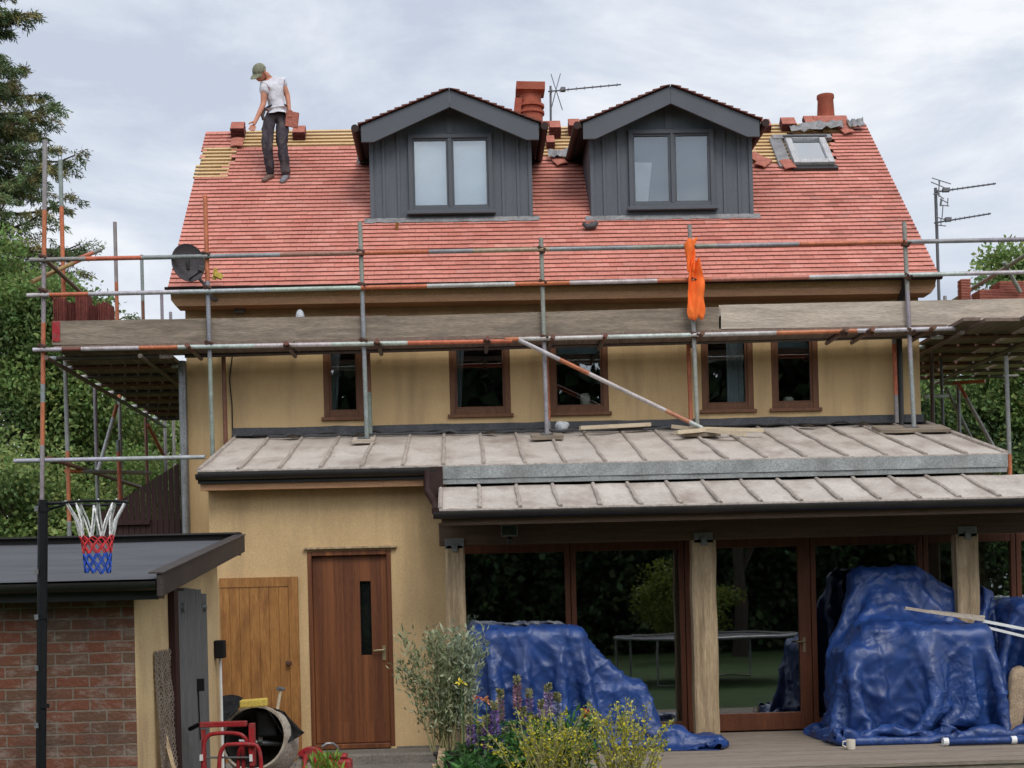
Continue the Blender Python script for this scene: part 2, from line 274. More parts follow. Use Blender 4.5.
    def build(s, name, m, parent=None, smooth=False, vc=False, loc=None, bevel=0):
        me = bpy.data.meshes.new(name)
        og = ORG[parent.name] if parent else (V(loc) if loc is not None else V((0, 0, 0)))
        me.from_pydata([p-og for p in s.v], [], s.f)
        if vc:
            ca = me.color_attributes.new('Col', 'FLOAT_COLOR', 'CORNER'); arr = []
            for p in me.polygons: arr += [*s.c[p.index], 1.]*p.loop_total
            ca.data.foreach_set('color', arr)
        me.validate()
        return link(me, name, m, parent, og, smooth, bevel)
def link(me, name, m, parent, og, smooth=False, bevel=0):
    me.materials.append(K[m]); o = bpy.data.objects.new(name, me); COL.objects.link(o)
    if smooth:
        me.polygons.foreach_set('use_smooth', [True]*len(me.polygons))
        if smooth == 'a':
            bm = bmesh.new(); bm.from_mesh(me)
            for e in bm.edges:
                if len(e.link_faces) == 2 and e.calc_face_angle(0) > R(38): e.smooth = False
            bm.to_mesh(me); bm.free()
    if parent: o.parent = parent
    else: o.location = og
    ORG[o.name] = V(og)
    if bevel:
        b = o.modifiers.new('edge', 'BEVEL'); b.width = bevel; b.segments = 2; b.limit_method = 'ANGLE'
    return o
def leaves(name, P, Dv, L, W, C, m, parent, droop=None):
    """one mesh of many leaf-shaped faces; P base points, Dv directions, L/W sizes, C colours"""
    n = len(P); Dv = Dv/np.linalg.norm(Dv, axis=1, keepdims=True)
    rnd = rng.normal(size=(n, 3)); S = np.cross(Dv, rnd); S /= np.linalg.norm(S, axis=1, keepdims=True)
    Nn = np.cross(S, Dv)
    L = np.asarray(L).reshape(-1, 1); W = np.asarray(W).reshape(-1, 1)
    q = np.stack([P, P+Dv*L*.5+S*W*.5+Nn*W*.12, P+Dv*L, P+Dv*L*.5-S*W*.5+Nn*W*.12], 1).reshape(-1, 3)
    og = np.array(ORG[parent.name]) if parent else np.zeros(3)
    me = bpy.data.meshes.new(name); me.vertices.add(4*n); me.vertices.foreach_set('co', (q-og).astype(np.float32).ravel())
    me.loops.add(4*n); me.loops.foreach_set('vertex_index', np.arange(4*n, dtype=np.int32))
    me.polygons.add(n); me.polygons.foreach_set('loop_start', np.arange(0, 4*n, 4, dtype=np.int32)); me.polygons.foreach_set('loop_total', np.full(n, 4, np.int32))
    me.update(calc_edges=True)
    ca = me.color_attributes.new('Col', 'FLOAT_COLOR', 'CORNER')
    cc = np.concatenate([np.clip(C, 0, 1), np.ones((n, 1))], 1); ca.data.foreach_set('color', np.repeat(cc, 4, 0).astype(np.float32).ravel())
    return link(me, name, m, parent, V(og))
def unit(n):
    d = rng.normal(size=(n, 3)); return d/np.linalg.norm(d, axis=1, keepdims=True)

# ------------------------------------------------------------------ the place: main measures
WL, WR, YW = -3.304, 5.791, 18.0
EL, ER, YE, ZE = -3.44, 5.94, 17.65, 5.375
YR, ZR = 20.66, 8.213
LL, LR, YL, ZLT, ZLE = -2.737, 5.875, 15.40, 3.604, 2.968
YD = 15.65
rs = V((0, YR-YE, ZR-ZE)); RLEN = rs.length; rs.normalize(); rn = V((0, -rs.z, rs.y))
RP0 = V((0, YE, ZE))
def roofpt(px, py, h=0): return onplane(px, py, RP0+rn*h, rn)
def roofY(Y): return ZE+(Y-YE)*(ZR-ZE)/(YR-YE)
lsl = (ZLT-ZLE)/(YW-YL); ln = V((0, -lsl, 1)).normalized(); LP0 = V((0, YL, ZLE))
def leanpt(px, py, h=0): return onplane(px, py, LP0+ln*h, ln)
def leanZ(Y): return ZLE+(Y-YL)*lsl

# ------------------------------------------------------------------ world and sun
w = bpy.data.worlds.new('World'); scn.world = w; w.use_nodes = True
N, L = w.node_tree.nodes, w.node_tree.links; bg = N['Background']
SUN_EL, SUN_AZ = R(48), R(158)     # azimuth from +Y, clockwise: behind the camera, to the right
sky = N.new('ShaderNodeTexSky'); sky.sky_type = 'NISHITA'; sky.sun_disc = False; sky.sun_elevation = SUN_EL; sky.sun_rotation = SUN_AZ
tc = N.new('ShaderNodeTexCoord'); mp = N.new('ShaderNodeMapping'); mp.inputs['Scale'].default_value = (1.5, 1.5, 4.2); mp.inputs['Rotation'].default_value = (0, R(-14), 0); mp.inputs['Location'].default_value = (.35, .1, .55)
L.new(tc.outputs['Generated'], mp.inputs[0])
cn = N.new('ShaderNodeTexNoise'); cn.inputs['Scale'].default_value = 2.3; cn.inputs['Detail'].default_value = 7; cn.inputs['Roughness'].default_value = .6; cn.inputs['Distortion'].default_value = .35
L.new(mp.outputs[0], cn.inputs['Vector'])
cr = N.new('ShaderNodeValToRGB'); e = cr.color_ramp.elements
e[0].position = .38; e[0].color = (6.0, 6.65, 7.9, 1); e[1].position = .62; e[1].color = (9.9, 10.1, 10.5, 1)
x = e.new(.5); x.color = (7.6, 8.15, 9.1, 1)
L.new(cn.outputs['Fac'], cr.inputs[0])
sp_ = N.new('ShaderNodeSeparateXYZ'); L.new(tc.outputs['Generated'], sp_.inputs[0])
gr_ = N.new('ShaderNodeMapRange'); gr_.interpolation_type = 'SMOOTHSTEP'; gr_.inputs['From Min'].default_value = .15; gr_.inputs['From Max'].default_value = -.8; gr_.inputs['To Min'].default_value = 1.; gr_.inputs['To Max'].default_value = 1.85  # sky brightened behind the camera, added as fill for the facade
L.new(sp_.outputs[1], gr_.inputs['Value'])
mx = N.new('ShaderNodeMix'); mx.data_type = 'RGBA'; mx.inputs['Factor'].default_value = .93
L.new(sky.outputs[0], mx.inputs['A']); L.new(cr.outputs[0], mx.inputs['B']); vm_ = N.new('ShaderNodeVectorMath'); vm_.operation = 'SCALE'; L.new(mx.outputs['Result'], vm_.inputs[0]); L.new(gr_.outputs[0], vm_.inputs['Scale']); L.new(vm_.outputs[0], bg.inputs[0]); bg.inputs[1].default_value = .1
sd = bpy.data.lights.new('sun', 'SUN'); sd.energy = 1.7; sd.angle = R(26); sd.color = (1, .96, .9)
so = bpy.data.objects.new('sun', sd); COL.objects.link(so)
sdir = V((math.sin(SUN_AZ)*math.cos(SUN_EL), math.cos(SUN_AZ)*math.cos(SUN_EL), math.sin(SUN_EL)))
so.rotation_euler = (-sdir).to_track_quat('-Z', 'Y').to_euler()
scn.view_settings.view_transform = 'Standard'; scn.view_settings.look = 'None'; scn.view_settings.exposure = 0
scn.cycles.use_denoising = True; scn.cycles.max_bounces = 8; scn.cycles.transparent_max_bounces = 16
try: scn.cycles.denoiser = 'OPENIMAGEDENOISE'
except Exception: pass

# ------------------------------------------------------------------ ground
def ground():
    mb = MB(); n = 40
    mb.box(-300, 300, -300, 400, -.6, -.16); tag(mb.build('ground', 'lawn'), kind='structure')
    mb = MB(); mb.box(-3.4, .35, 11.6, YD+.3, -.3, -.13); tag(mb.build('paving', 'concrete'), kind='structure')
    mb = MB(); x0 = at(300, 750, 15.4).x; mb.box(x0, .1, 15.05, YD+.2, -.2, -.03)
    tag(mb.build('doorstep', 'concrete', bevel=.012), kind='structure')
    mb = MB(); y = 12.55
    mb.box(.1, 9, 12.57, YD+.3, -.14, .0)
    while y < 15.7:
        mb.box(.1+random.uniform(0, .02), 9, y, y+.138, .0, .03+random.uniform(0, .003)); y += .144
    tag(mb.build('deck', 'deck'), kind='structure')
    mb = MB(); mb.box(-.75, 2.3, 8.6, 12.2, -.2, .05); tag(mb.build('flower_bed', 'soil'), kind='structure')
ground()

# ------------------------------------------------------------------ house
house = empty('house', (1.2, 18, 0), 'yellow rendered two storey house being re-roofed with two grey dormers', 'house')
def wall_panel(mb, x0, x1, z0, z1, holes, y, t):
    xs = sorted({x0, x1, *[h[0] for h in holes], *[h[1] for h in holes]}); zs = sorted({z0, z1, *[h[2] for h in holes], *[h[3] for h in holes]})
    solid = lambda i, j: 0 <= i < len(xs)-1 and 0 <= j < len(zs)-1 and not any(h[0] <= (xs[i]+xs[i+1])/2 <= h[1] and h[2] <= (zs[j]+zs[j+1])/2 <= h[3] for h in holes)
    for i in range(len(xs)-1):
        for j in range(len(zs)-1):
            if not solid(i, j): continue
            a, b, c, d = xs[i], xs[i+1], zs[j], zs[j+1]
            mb.add([(a, y, c), (b, y, c), (b, y, d), (a, y, d)], [(0, 1, 2, 3)]); mb.add([(a, y+t, c), (b, y+t, c), (b, y+t, d), (a, y+t, d)], [(3, 2, 1, 0)])
            if not solid(i-1, j): mb.add([(a, y, c), (a, y+t, c), (a, y+t, d), (a, y, d)], [(3, 2, 1, 0)])
            if not solid(i+1, j): mb.add([(b, y, c), (b, y+t, c), (b, y+t, d), (b, y, d)], [(0, 1, 2, 3)])
            if not solid(i, j-1): mb.add([(a, y, c), (b, y, c), (b, y+t, c), (a, y+t, c)], [(3, 2, 1, 0)])
            if not solid(i, j+1): mb.add([(a, y, d), (b, y, d), (b, y+t, d), (a, y+t, d)], [(0, 1, 2, 3)])
def pr(px0, py0, px1, py1, Y):
    a = at(px0, (py0+py1)/2, Y); b = at(px1, (py0+py1)/2, Y); c = at((px0+px1)/2, py0, Y); d = at((px0+px1)/2, py1, Y)
    return (a.x, b.x, d.z, c.z)
wins = [pr(323, 322, 363, 417, YW), pr(449, 320, 510, 414, YW), pr(549, 318, 608, 412, YW), pr(701, 314, 753, 409.5, YW), pr(771, 312, 818, 408, YW)]
mb = MB(); wall_panel(mb, WL, WR, -.2, 5.34, wins, YW, .26)
YB = 2*YR-YW
mb.box(WL, WL+.26, YW+.26, YB, -.2, 5.34); mb.box(WR-.26, WR, YW+.26, YB, -.2, 5.34); mb.box(WL+.26, WR-.26, YB-.26, YB, -.2, 5.34)
for xa in (WL, WR-.26):
    z1 = ZR-.13; a = [(xa, YW+.05, 5.34), (xa, YB-.05, 5.34), (xa, YR, z1)]; b = [(xa+.26, *p[1:]) for p in a]
    mb.add(a+b, [(0, 1, 2), (5, 4, 3), (0, 3, 4, 1), (1, 4, 5, 2), (2, 5, 3, 0)])
mb.build('wall', 'stucco', house)
mb = MB(); mb.box(WL+.3, WR-.3, YW+.3, YB-.3, 2.5, 2.7); mb.box(WL+.3, WR-.3, YW+1.6, YW+1.7, 2.7, 5.3); mb.box(WL+.3, WR-.3, YW+.3, YB-.3, 5.2, 5.3); mb.build('interior', 'dark', house)

def window(x0, x1, z0, z1, Y, fwid=.07, m='frame', glass='glass', sill=True, name='window', back=None, mull=(), sub=None):
    """frame is the part, pane and sill its sub-parts (or, inside a dormer, all of them sub-parts)"""
    fr = MB(); y0, y1 = Y-.015, Y+.075
    fr.box(x0, x0+fwid, y0, y1, z0, z1); fr.box(x1-fwid, x1, y0, y1, z0, z1); fr.box(x0+fwid, x1-fwid, y0+.003, y1, z1-fwid, z1); fr.box(x0+fwid, x1-fwid, y0+.003, y1, z0, z0+fwid)
    for a in mull: fr.box(a-fwid*.45, a+fwid*.45, y0+.002, y1, z0+fwid, z1-fwid)
    f = fr.build(name, m, sub or house, bevel=.006); par = sub or f
    ed = [x0+fwid]+[v for a in mull for v in (a-fwid*.45, a+fwid*.45)]+[x1-fwid]
    for i in range(0, len(ed), 2):
        b = .025; sx = MB()      # sash
        sa, sb, sc, sd_ = ed[i], ed[i+1], z0+fwid, z1-fwid
        sx.box(sa, sa+b, Y+.01, Y+.06, sc, sd_); sx.box(sb-b, sb, Y+.01, Y+.06, sc, sd_); sx.box(sa+b, sb-b, Y+.012, Y+.06, sc, sc+b); sx.box(sa+b, sb-b, Y+.012, Y+.06, sd_-b, sd_)
        sx.build('sash', m, par)
        g = MB(); g.box(sa+b-.004, sb-b+.004, Y+.03, Y+.036, sc+b-.004, sd_-b+.004); g.build('pane', glass, par)
        if back:
            q = MB(); q.box(sa+.01, sb-.01, Y+.12, Y+.13, sc, sd_); q.build('blind', back[i//2], par)  # added sheet behind the pane, coloured like the sky's reflection
    if sill:
        s = MB(); s.box(x0-.03, x1+.03, Y-.06, Y+.02, z0-.045, z0-.002); s.build('sill', m, par, bevel=.005)
    return f
cur = [(0, .45), (0, .22), None, (.55, 1), None]
for wn, c in zip(wins, cur):
    f = window(*wn, YW+.02)
    if c:
        q = MB(); n = 14; x0 = wn[0]+.08; wd = wn[1]-wn[0]-.16; za, zb = wn[2]+.08, wn[3]-.08
        for i in range(n):
            t0, t1 = i/n, (i+1)/n; yy = lambda t: YW+.17+.02*math.sin(t*19)
            top = lambda t: x0+wd*(c[0]+(c[1]-c[0])*t); bot = lambda t: x0+wd*((c[0]+(c[1]*.45-c[0])*t) if c[0] == 0 else (c[0]+(c[1]-c[0])*t))
            q.add([(bot(t0), yy(t0), za), (bot(t1), yy(t1), za), (top(t1), yy(t1), zb), (top(t0), yy(t0), zb)], [(0, 1, 2, 3)])
        q.build('curtain', 'curtain', f)
    else:
        q = MB(); q.box(wn[0]+.08, wn[1]-.08, YW+.16, YW+.17, wn[3]-.42, wn[3]-.05); q.build('blind', 'blindd', f)  # blind over the head of the window
# items on the sills, seen through the glass
for k, (wi, dx, hgt) in enumerate([(2, .62, .17), (4, .42, .08)]):
    wn = wins[wi]; b = MB(); xx = wn[0]+(wn[1]-wn[0])*dx
    b.lathe([(.03, 0), (.06, .02), (.065, hgt*.7), (.045, hgt), (.0, hgt)], (xx, YW+.17, wn[2]+.08)); o = b.build('sill_ornament', 'cream', None, smooth=True, loc=(xx, YW+.17, wn[2]+.08))
    tag(o, ['small cream ornament inside the third upstairs window behind the brace', 'small cream pot inside the far right upstairs window'][k], 'ornament')

# main roof --------------------------------------------------------
D1 = dict(apex=(449.5, 90), inner=107.5, wall=(370, 532.5), base=220.5, tipL=(361, 127, 144), tipR=(538.5, 123, 141.5), win=(408.5, 134.5, 492.5, 211.5), mull=(447.5, 453), back=('blind', 'blind'))
D2 = dict(apex=(670.5, 86.5), inner=104.7, wall=(590.5, 753), base=218, tipL=(582.8, 125, 140.5), tipR=(759, 119, 137), win=(628.5, 130, 714, 207.5), mull=(670, 675), back=('blindd', 'blindd'))
for d in (D1, D2):
    xm = sum(d['wall'])/2; d['P'] = roofpt(xm, d['base']); Y = d['P'].y; d['Y'] = Y
    d['x0'] = at(d['wall'][0], 190, Y).x; d['x1'] = at(d['wall'][1], 190, Y).x
    a = at(*d['apex'], Y-.25); d['za'] = a.z; l = at(d['tipL'][0], d['tipL'][1], Y-.25); r = at(d['tipR'][0], d['tipR'][1], Y-.25)
    d['xa'] = (l.x+r.x)/2; d['hw'] = (r.x-l.x)/2; d['zt'] = (l.z+r.z)/2
    d['bh'] = at(449, 90, Y-.25).z-at(449, 107.6, Y-.25).z
def poly_in(p, poly):
    x, y = p; c = False; j = len(poly)-1
    for i in range(len(poly)):
        if (poly[i][1] > y) != (poly[j][1] > y) and x < (poly[j][0]-poly[i][0])*(y-poly[i][1])/(poly[j][1]-poly[i][1])+poly[i][0]: c = not c
        j = i
    return c
bare = [[(196, 178), (207, 149), (236, 149), (240, 131), (365, 129), (362, 145.5), (300, 147), (243, 148), (236, 150), (230, 160), (224, 178)],
        [(535, 100), (590, 100), (584, 147), (566, 160), (536, 156)],
        [(750, 118), (786, 118), (788, 138), (797, 163), (752, 165)], [(784, 120), (842, 118), (836, 133), (784, 134)], [(838, 118), (858, 122), (854, 128), (840, 133)]]
win_poly = [(784, 134), (825, 131), (837, 163), (793, 166)]
def covered(p):           # where the dormers and the rooflight interrupt the tiling
    for d in (D1, D2):
        if d['x0'] < p.x < d['x1'] and p.y > d['Y']-.03 and p.z < d['za']: return True
    return poly_in(proj(p), win_poly)
def tilecol(dark=1.):
    b = random.random(); k = dark*random.uniform(.92, 1.06)
    c = (.64, .255, .195) if b < .75 else ((.60, .22, .165) if b < .9 else (.67, .29, .23))
    return tuple(x*k for x in c)
def tile(mb, p, ax, sl, nn, w_, g, th, col):     # p: lower left corner on the slope
    j = random.uniform(-.003, .003); up = nn*(th+.010+random.uniform(0, .002)); b2 = nn*.004
    a0 = p+sl*j+ax*.0015; a1 = p+ax*(w_-.0015)+sl*j; L_ = g+.03
    q = [a0+up-nn*th, a1+up-nn*th, a1+sl*L_+b2-nn*.002, a0+sl*L_+b2-nn*.002, a0+up, a1+up, a1+sl*L_+b2, a0+sl*L_+b2]
    mb.add(q, [(4, 5, 6, 7)], col); mb.add(q, [(0, 1, 5, 4)], tuple(x*.5 for x in col)); mb.add(q, [(1, 2, 6, 5), (3, 0, 4, 7), (3, 2, 1, 0)], tuple(x*.6 for x in col))  # shade painted in: edges and underside take a darkened tile colour
mb = MB(); NC = 41; g = RLEN/NC; tw = .165; axx = V((1, 0, 0)); bat = MB()
for i in range(NC):
    x = EL - (tw/2 if i % 2 else 0); runs = []
    while x < ER-.01:
        a = max(x, EL); b = min(x+tw, ER); x += tw
        pz = ZE+rs.z*g*(i+.5); py_ = YE+rs.y*g*(i+.5)
        for d in (D1, D2):
            if py_ > d['Y']-.03 and pz < d['za']:
                if a < d['x0'] < b: b = d['x0']-.001
                elif a < d['x1'] < b: a = d['x1']+.001
                elif d['x0'] <= a and b <= d['x1']: b = a
        if b-a < .012: continue
        p = V((a, YE, ZE))+rs*(g*i); c = p+axx*((b-a)/2)+rs*(g*.5)
        if covered(c): continue
        if any(poly_in(proj(c), P_) for P_ in bare): continue
        s = 1-.10*max(0, noise.noise(V((c.x*.7, i*.11, 3))))
        if (c-V((6.3-1.6, 0, 0))).x > 0 and 9 < i < 22 and random.random() < .25: s *= .8
        mb_col = tilecol(s)
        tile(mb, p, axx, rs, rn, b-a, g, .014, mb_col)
    q0 = V((0, YE, ZE))+rs*(g*(i+.72)); x = EL+.04
    if i > 24:
        run = None
        while x < ER-.03:
            q = V((x, q0.y, q0.z)); ok = any(poly_in(proj(q), P_) for P_ in bare) and not covered(q)
            if ok and run is None: run = x
            if (not ok or x+.05 >= ER-.03) and run is not None:
                bat.obox(V(((run-.06+x)/2, q.y, q.z))+rn*.012, axx, rs, rn, (x-run+.06)/2, .021, .013); run = None
            x += .05
roof = mb.build('roof', 'tile', house, vc=True)
tag(bat.build('roof_battens', 'batten', house), kind='stuff')
mb = MB()     # deck of the roof: underlay on both slopes
a = [V((EL+.03, YE-.02, ZE-.03)), V((ER-.03, YE-.02, ZE-.03)), V((ER-.03, YR, ZR-.02)), V((EL+.03, YR, ZR-.02))]
mb.hexa([p-rn*.11 for p in a]+[p-rn*.012 for p in a])
rn2 = V((0, rn.y*-1, rn.z)); a2 = [V((p.x, 2*YR-p.y, p.z)) for p in a]
mb.hexa([p-rn2*.11 for p in a2[::-1]]+[p-rn2*.012 for p in a2[::-1]])
mb.build('underlay', 'underlay', house)
mb = MB()     # rear slope in tiles (plain courses)
for i in range(NC):
    p0 = V((EL, 2*YR-YE, ZE))+V((0, -rs.y, rs.z))*(g*i); s2 = V((0, -rs.y, rs.z))
    if i > NC-5: continue
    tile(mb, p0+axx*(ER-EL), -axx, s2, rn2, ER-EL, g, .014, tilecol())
mb.build('rear_roof', 'tile', house, vc=True)
# eaves: soffit box, fascia, gutter, verge
mb = MB(); mb.prism([(EL+.08, 5.17), (ER-.08, 5.17), (ER-.02, 5.25), (ER-.02, 5.325), (EL+.02, 5.325), (EL+.02, 5.25)], YE+.06, YW-.004); mb.build('eaves_box', 'soffit', house, bevel=.006)
mb = MB(); n = 10
def halfpipe(mb, x0, x1, y, z, r, t=.006):
    A = [(math.pi+math.pi*k/n) for k in range(n+1)]
    o_ = [(y+r*math.cos(a), z+r*math.sin(a)) for a in A]; i_ = [(y+(r-t)*math.cos(a), z+(r-t)*math.sin(a)) for a in A[::-1]]
    pl = o_+i_; m_ = len(pl)
    mb.add([(x0, *p) for p in pl]+[(x1, *p) for p in pl], [(i, (i+1) % m_, m_+(i+1) % m_, m_+i) for i in range(m_)])
    for xx in (x0, x1): mb.add([(xx, y+(r-.002)*math.cos(a), z+(r-.002)*math.sin(a)) for a in A], [tuple(range(n+1))])
halfpipe(mb, EL-.02, ER+.02, YE-.05, ZE-.005, .058); mb.build('eaves_gutter', 'brownpl', house, smooth='a')
mb = MB()
for xx in (EL+.02, ER-.045):
    a = V((xx, YE, ZE-.01)); b = V((xx, YR, ZR-.01)); mb.hexa([a-rn*.13, a-rn*.13+axx*.025, b-rn*.13+axx*.025, b-rn*.13, a+rn*.006, a+rn*.006+axx*.025, b+rn*.006+axx*.025, b+rn*.006])
mb.build('verge_board', 'lead', house)

# dormers -----------------------------------------------------------
for di, d in enumerate((D1, D2)):
    Y = d['Y']; x0, x1 = d['x0'], d['x1']; xa, hw, za, zt, bh = d['xa'], d['hw'], d['za'], d['zt'], d['bh']
    sl = (za-zt)/hw; zb = d['P'].z-.04
    top = lambda x: za-.05-abs(x-xa)*sl-.02
    Yback = lambda z: YE+(z-ZE)*(YR-YE)/(ZR-ZE)
    wx0, wx1, wz0, wz1 = pr(*d['win'], Y)
    mb = MB(); t = .05
    zc = top(x0)
    mb.prism([(x0, zb), (wx0, zb), (wx0, top(wx0)), (x0, top(x0))], Y, Y+t); mb.prism([(wx1, zb), (x1, zb), (x1, top(x1)), (wx1, top(wx1))], Y, Y+t)
    mb.prism([(wx0, zb), (wx1, zb), (wx1, wz0), (wx0, wz0)], Y, Y+t); mb.prism([(wx0, wz1), (wx1, wz1), (wx1, top(wx1)), (xa, top(xa)), (wx0, top(wx0))], Y, Y+t)
    for xx, o in ((x0, 0), (x1-t, 0)):    # cheeks
        zt_ = min(top(x0), top(x1)); yb = Yback(zt_)
        A = [(Y+t, zb), (Y+t, zt_), (yb, zt_)]; mb.add([(xx, *p) for p in A]+[(xx+t, *p) for p in A], [(0, 1, 2), (5, 4, 3), (0, 3, 4, 1), (1, 4, 5, 2), (2, 5, 3, 0)])
    # board joints: thin cover strips
    for q in (.36, .74):
        for xx in (x0+(wx0-x0)*q, wx1+(x1-wx1)*(1-q)+.0):
            mb.box(xx-.016, xx+.016, Y-.018, Y-.001, zb+.01, top(xx)-.02)
    mb.box(xa-.045, xa+.045, Y-.018, Y-.001, wz1+.01, top(xa)-.06)
    mb.box(x0+.002, x0+.05, Y-.02, Y-.002, zb+.01, top(x0)); mb.box(x1-.05, x1-.002, Y-.02, Y-.002, zb+.01, top(x1))
    dm = mb.build('dormer', 'clad', house)
    dm['label'] = ['grey dormer over the left half of the roof', 'grey dormer over the right half of the roof'][di]
    mx_ = at(sum(d['mull'])/2, 175, Y).x
    window(wx0, wx1, wz0, wz1, Y-.03, .055, 'cladlt', ('glassdorm', 'glassdorm2')[di], True, 'window_frame', d['back'], (mx_,), sub=dm)
    yf = Y-.27
    mb = MB()
    b0 = bh
    mb.prism([(xa-hw, zt), (xa-hw, zt-b0*.93), (xa-hw+.16, zt-b0*.93), (xa, za-b0), (xa, za)], yf, yf+.035)
    mb.build('barge_board', 'cladlt', dm, bevel=.004)
    mb = MB(); mb.prism([(xa+.0008, za), (xa+.0008, za-b0), (xa+hw-.16, zt-b0*.93), (xa+hw, zt-b0*.93), (xa+hw, zt)], yf, yf+.035); mb.build('barge_board', 'cladlt', dm, bevel=.004)
    yb = Yback(za)+.3
    mb = MB()     # soffit slabs
    for sg in (-1, 1):
        e0 = V((xa+sg*(hw+.02), yf+.036, zt-.06)); r0 = V((xa+sg*.002, yf+.036, za-.05)); 
        ye = Yback(zt)+.1
        e1 = V((e0.x, ye, e0.z)); r1 = V((r0.x, yb, r0.z)); o = V((0, 0, .045))
        pts = [e0, r0, r1, e1] if sg < 0 else [r0, e0, e1, r1]
        mb.hexa([p for p in pts]+[p+o for p in pts])
    mb.build('dormer_soffit', 'darktrim', dm)
    mb = MB()
    for sg in (-1, 1):
        s_ = V((-sg*hw, 0, za-zt)); ll = s_.length; s_.normalize(); nn = V((sg*s_.z, 0, abs(s_.x))).normalized()
        ax = V((0, sg*1., 0)) ; nc = int(ll/.1); gg = ll/nc
        for i in range(nc):
            q = V((xa+sg*(hw+.03), 0, zt-.004))+s_*(gg*i)
            ylim = Yback(q.z+.05)+.12; y = yf-.04
            while y < ylim:
                wd = tw if not (i % 2 and y < yf) else tw/2
                p = V((q.x, y if sg > 0 else y+wd, q.z)); tile(mb, p, ax, s_, nn, wd, gg, .022, tuple(c*.42 for c in tilecol())); y += wd
    mb.build('dormer_roof', 'tile', dm, vc=True)
    for sg in (-1, 1):
        mb = MB(); xx = xa+sg*(hw+.075); ye = Yback(zt)+.02
        mb.path([(xx, yf-.03, zt-.04), (xx, ye, zt-.04)], .05, 10)
        mb.build('dormer_gutter', 'brownpl', dm, smooth='a')
    mb = MB(); n = 26        # lead apron, dressed unevenly
    for i in range(n):
        xa_, xb_ = x0-.08+(x1-x0+.16)*i/n, x0-.08+(x1-x0+.16)*(i+1)/n
        h0 = .07+.035*noise.noise(V((i*.7, di*9, 0))); h1 = .07+.035*noise.noise(V(((i+1)*.7, di*9, 0)))
        pa = V((0, Y, d['P'].z-.01))
        f_ = lambda x, s: V((x, pa.y, pa.z))-rs*s+rn*.034
        mb.add([f_(xa_, h0), f_(xb_, h1), V((xb_, Y-.012, pa.z+.05)), V((xa_, Y-.012, pa.z+.05))], [(0, 1, 2, 3)])
    mb.build('lead_apron', 'lead', dm)
    if di == 1:
        q = MB(); a = [at(631, 162, Y+.06), at(652, 162.5, Y+.06), at(648, 202, Y+.06), at(631, 202, Y+.06)]
        q.add(a, [(3, 2, 1, 0)]); q.build('white_panel', 'white', dm)  # added white sheet painting the brightness of a rear rooflight
# loose curl of lead and an off-cut on the tiles beside the dormers
q = MB(); c = roofpt(592, 226, .05); q.path([c+V((.06, 0, .04)), c+V((.02, -.02, .0)), c+V((-.07, -.03, -.015)), c+V((-.12, -.03, .03))], [.03, .045, .04, .02], 8)
tag(q.build('lead_offcut', 'leaddk', None, True, loc=c), 'curled grey lead offcut on the tiles at the foot of the right dormer', 'offcut')
q = MB(); c = roofpt(397, 226, .05); q.rbox(c, (.02, .02, .045), (.3, .2, .1)); tag(q.build('timber_offcut', 'pine', None, loc=c), 'tiny pale timber offcut below the left dormer apron', 'offcut')

# rooflight ---------------------------------------------------------
TL, TR, BR_, BL = roofpt(785, 137.5, .09), roofpt(823, 134.5, .09), roofpt(835.5, 161.5, .09), roofpt(794.5, 163, .09)
cx0, cx1 = (TL.x+BL.x)/2, (TR.x+BR_.x)/2; s0 = ((BL+BR_)/2-RP0).dot(rs); s1 = ((TL+TR)/2-RP0).dot(rs)
rp = lambda x, s, h: V((x, YE, ZE))+rs*s+rn*h
def rbx(mb, xa, xb, sa, sb, h0, h1):
    mb.hexa([rp(xa, sa, h0), rp(xb, sa, h0), rp(xb, sb, h0), rp(xa, sb, h0), rp(xa, sa, h1), rp(xb, sa, h1), rp(xb, sb, h1), rp(xa, sb, h1)])
mb = MB(); fwd_ = .085
rbx(mb, cx0, cx0+fwd_, s0, s1, 0, .10); rbx(mb, cx1-fwd_, cx1, s0, s1, 0, .10); rbx(mb, cx0+fwd_, cx1-fwd_, s0, s0+.10, 0, .097); rbx(mb, cx0+fwd_, cx1-fwd_, s1-.07, s1, 0, .103)
rl = mb.build('roof_window', 'palemetal', house, bevel=.008)
mb = MB(); rbx(mb, cx0+fwd_-.01, cx1-fwd_+.01, s0+.09, s1-.06, .06, .066); mb.build('pane', 'glassroof', rl)
mb = MB(); rbx(mb, cx0+.05, cx1-.05, s0+.05, s1-.05, .012, .02); mb.build('blind', 'blind', rl)  # added pale sheet painting the bright sky seen in the roof glass
mb = MB(); rbx(mb, cx0-.03, cx1+.03, s0-.10, s0-.004, .0, .055); mb.build('dark_flashing', 'blackpl', rl)
mb = MB(); rbx(mb, cx0-.03, cx1+.03, s1-.06, s1-.012, .104, .115); mb.build('hood', 'blackpl', rl)
mb = MB(); rbx(mb, cx0-.20, cx0-.03, s0-.02, s1+.05, .01, .05); mb.build('side_flashing', 'lead', rl)
mb = MB(); rbx(mb, cx0-.15, cx1+.12, s1+.004, s1+.12, .01, .06); mb.build('head_flashing', 'lead', rl)
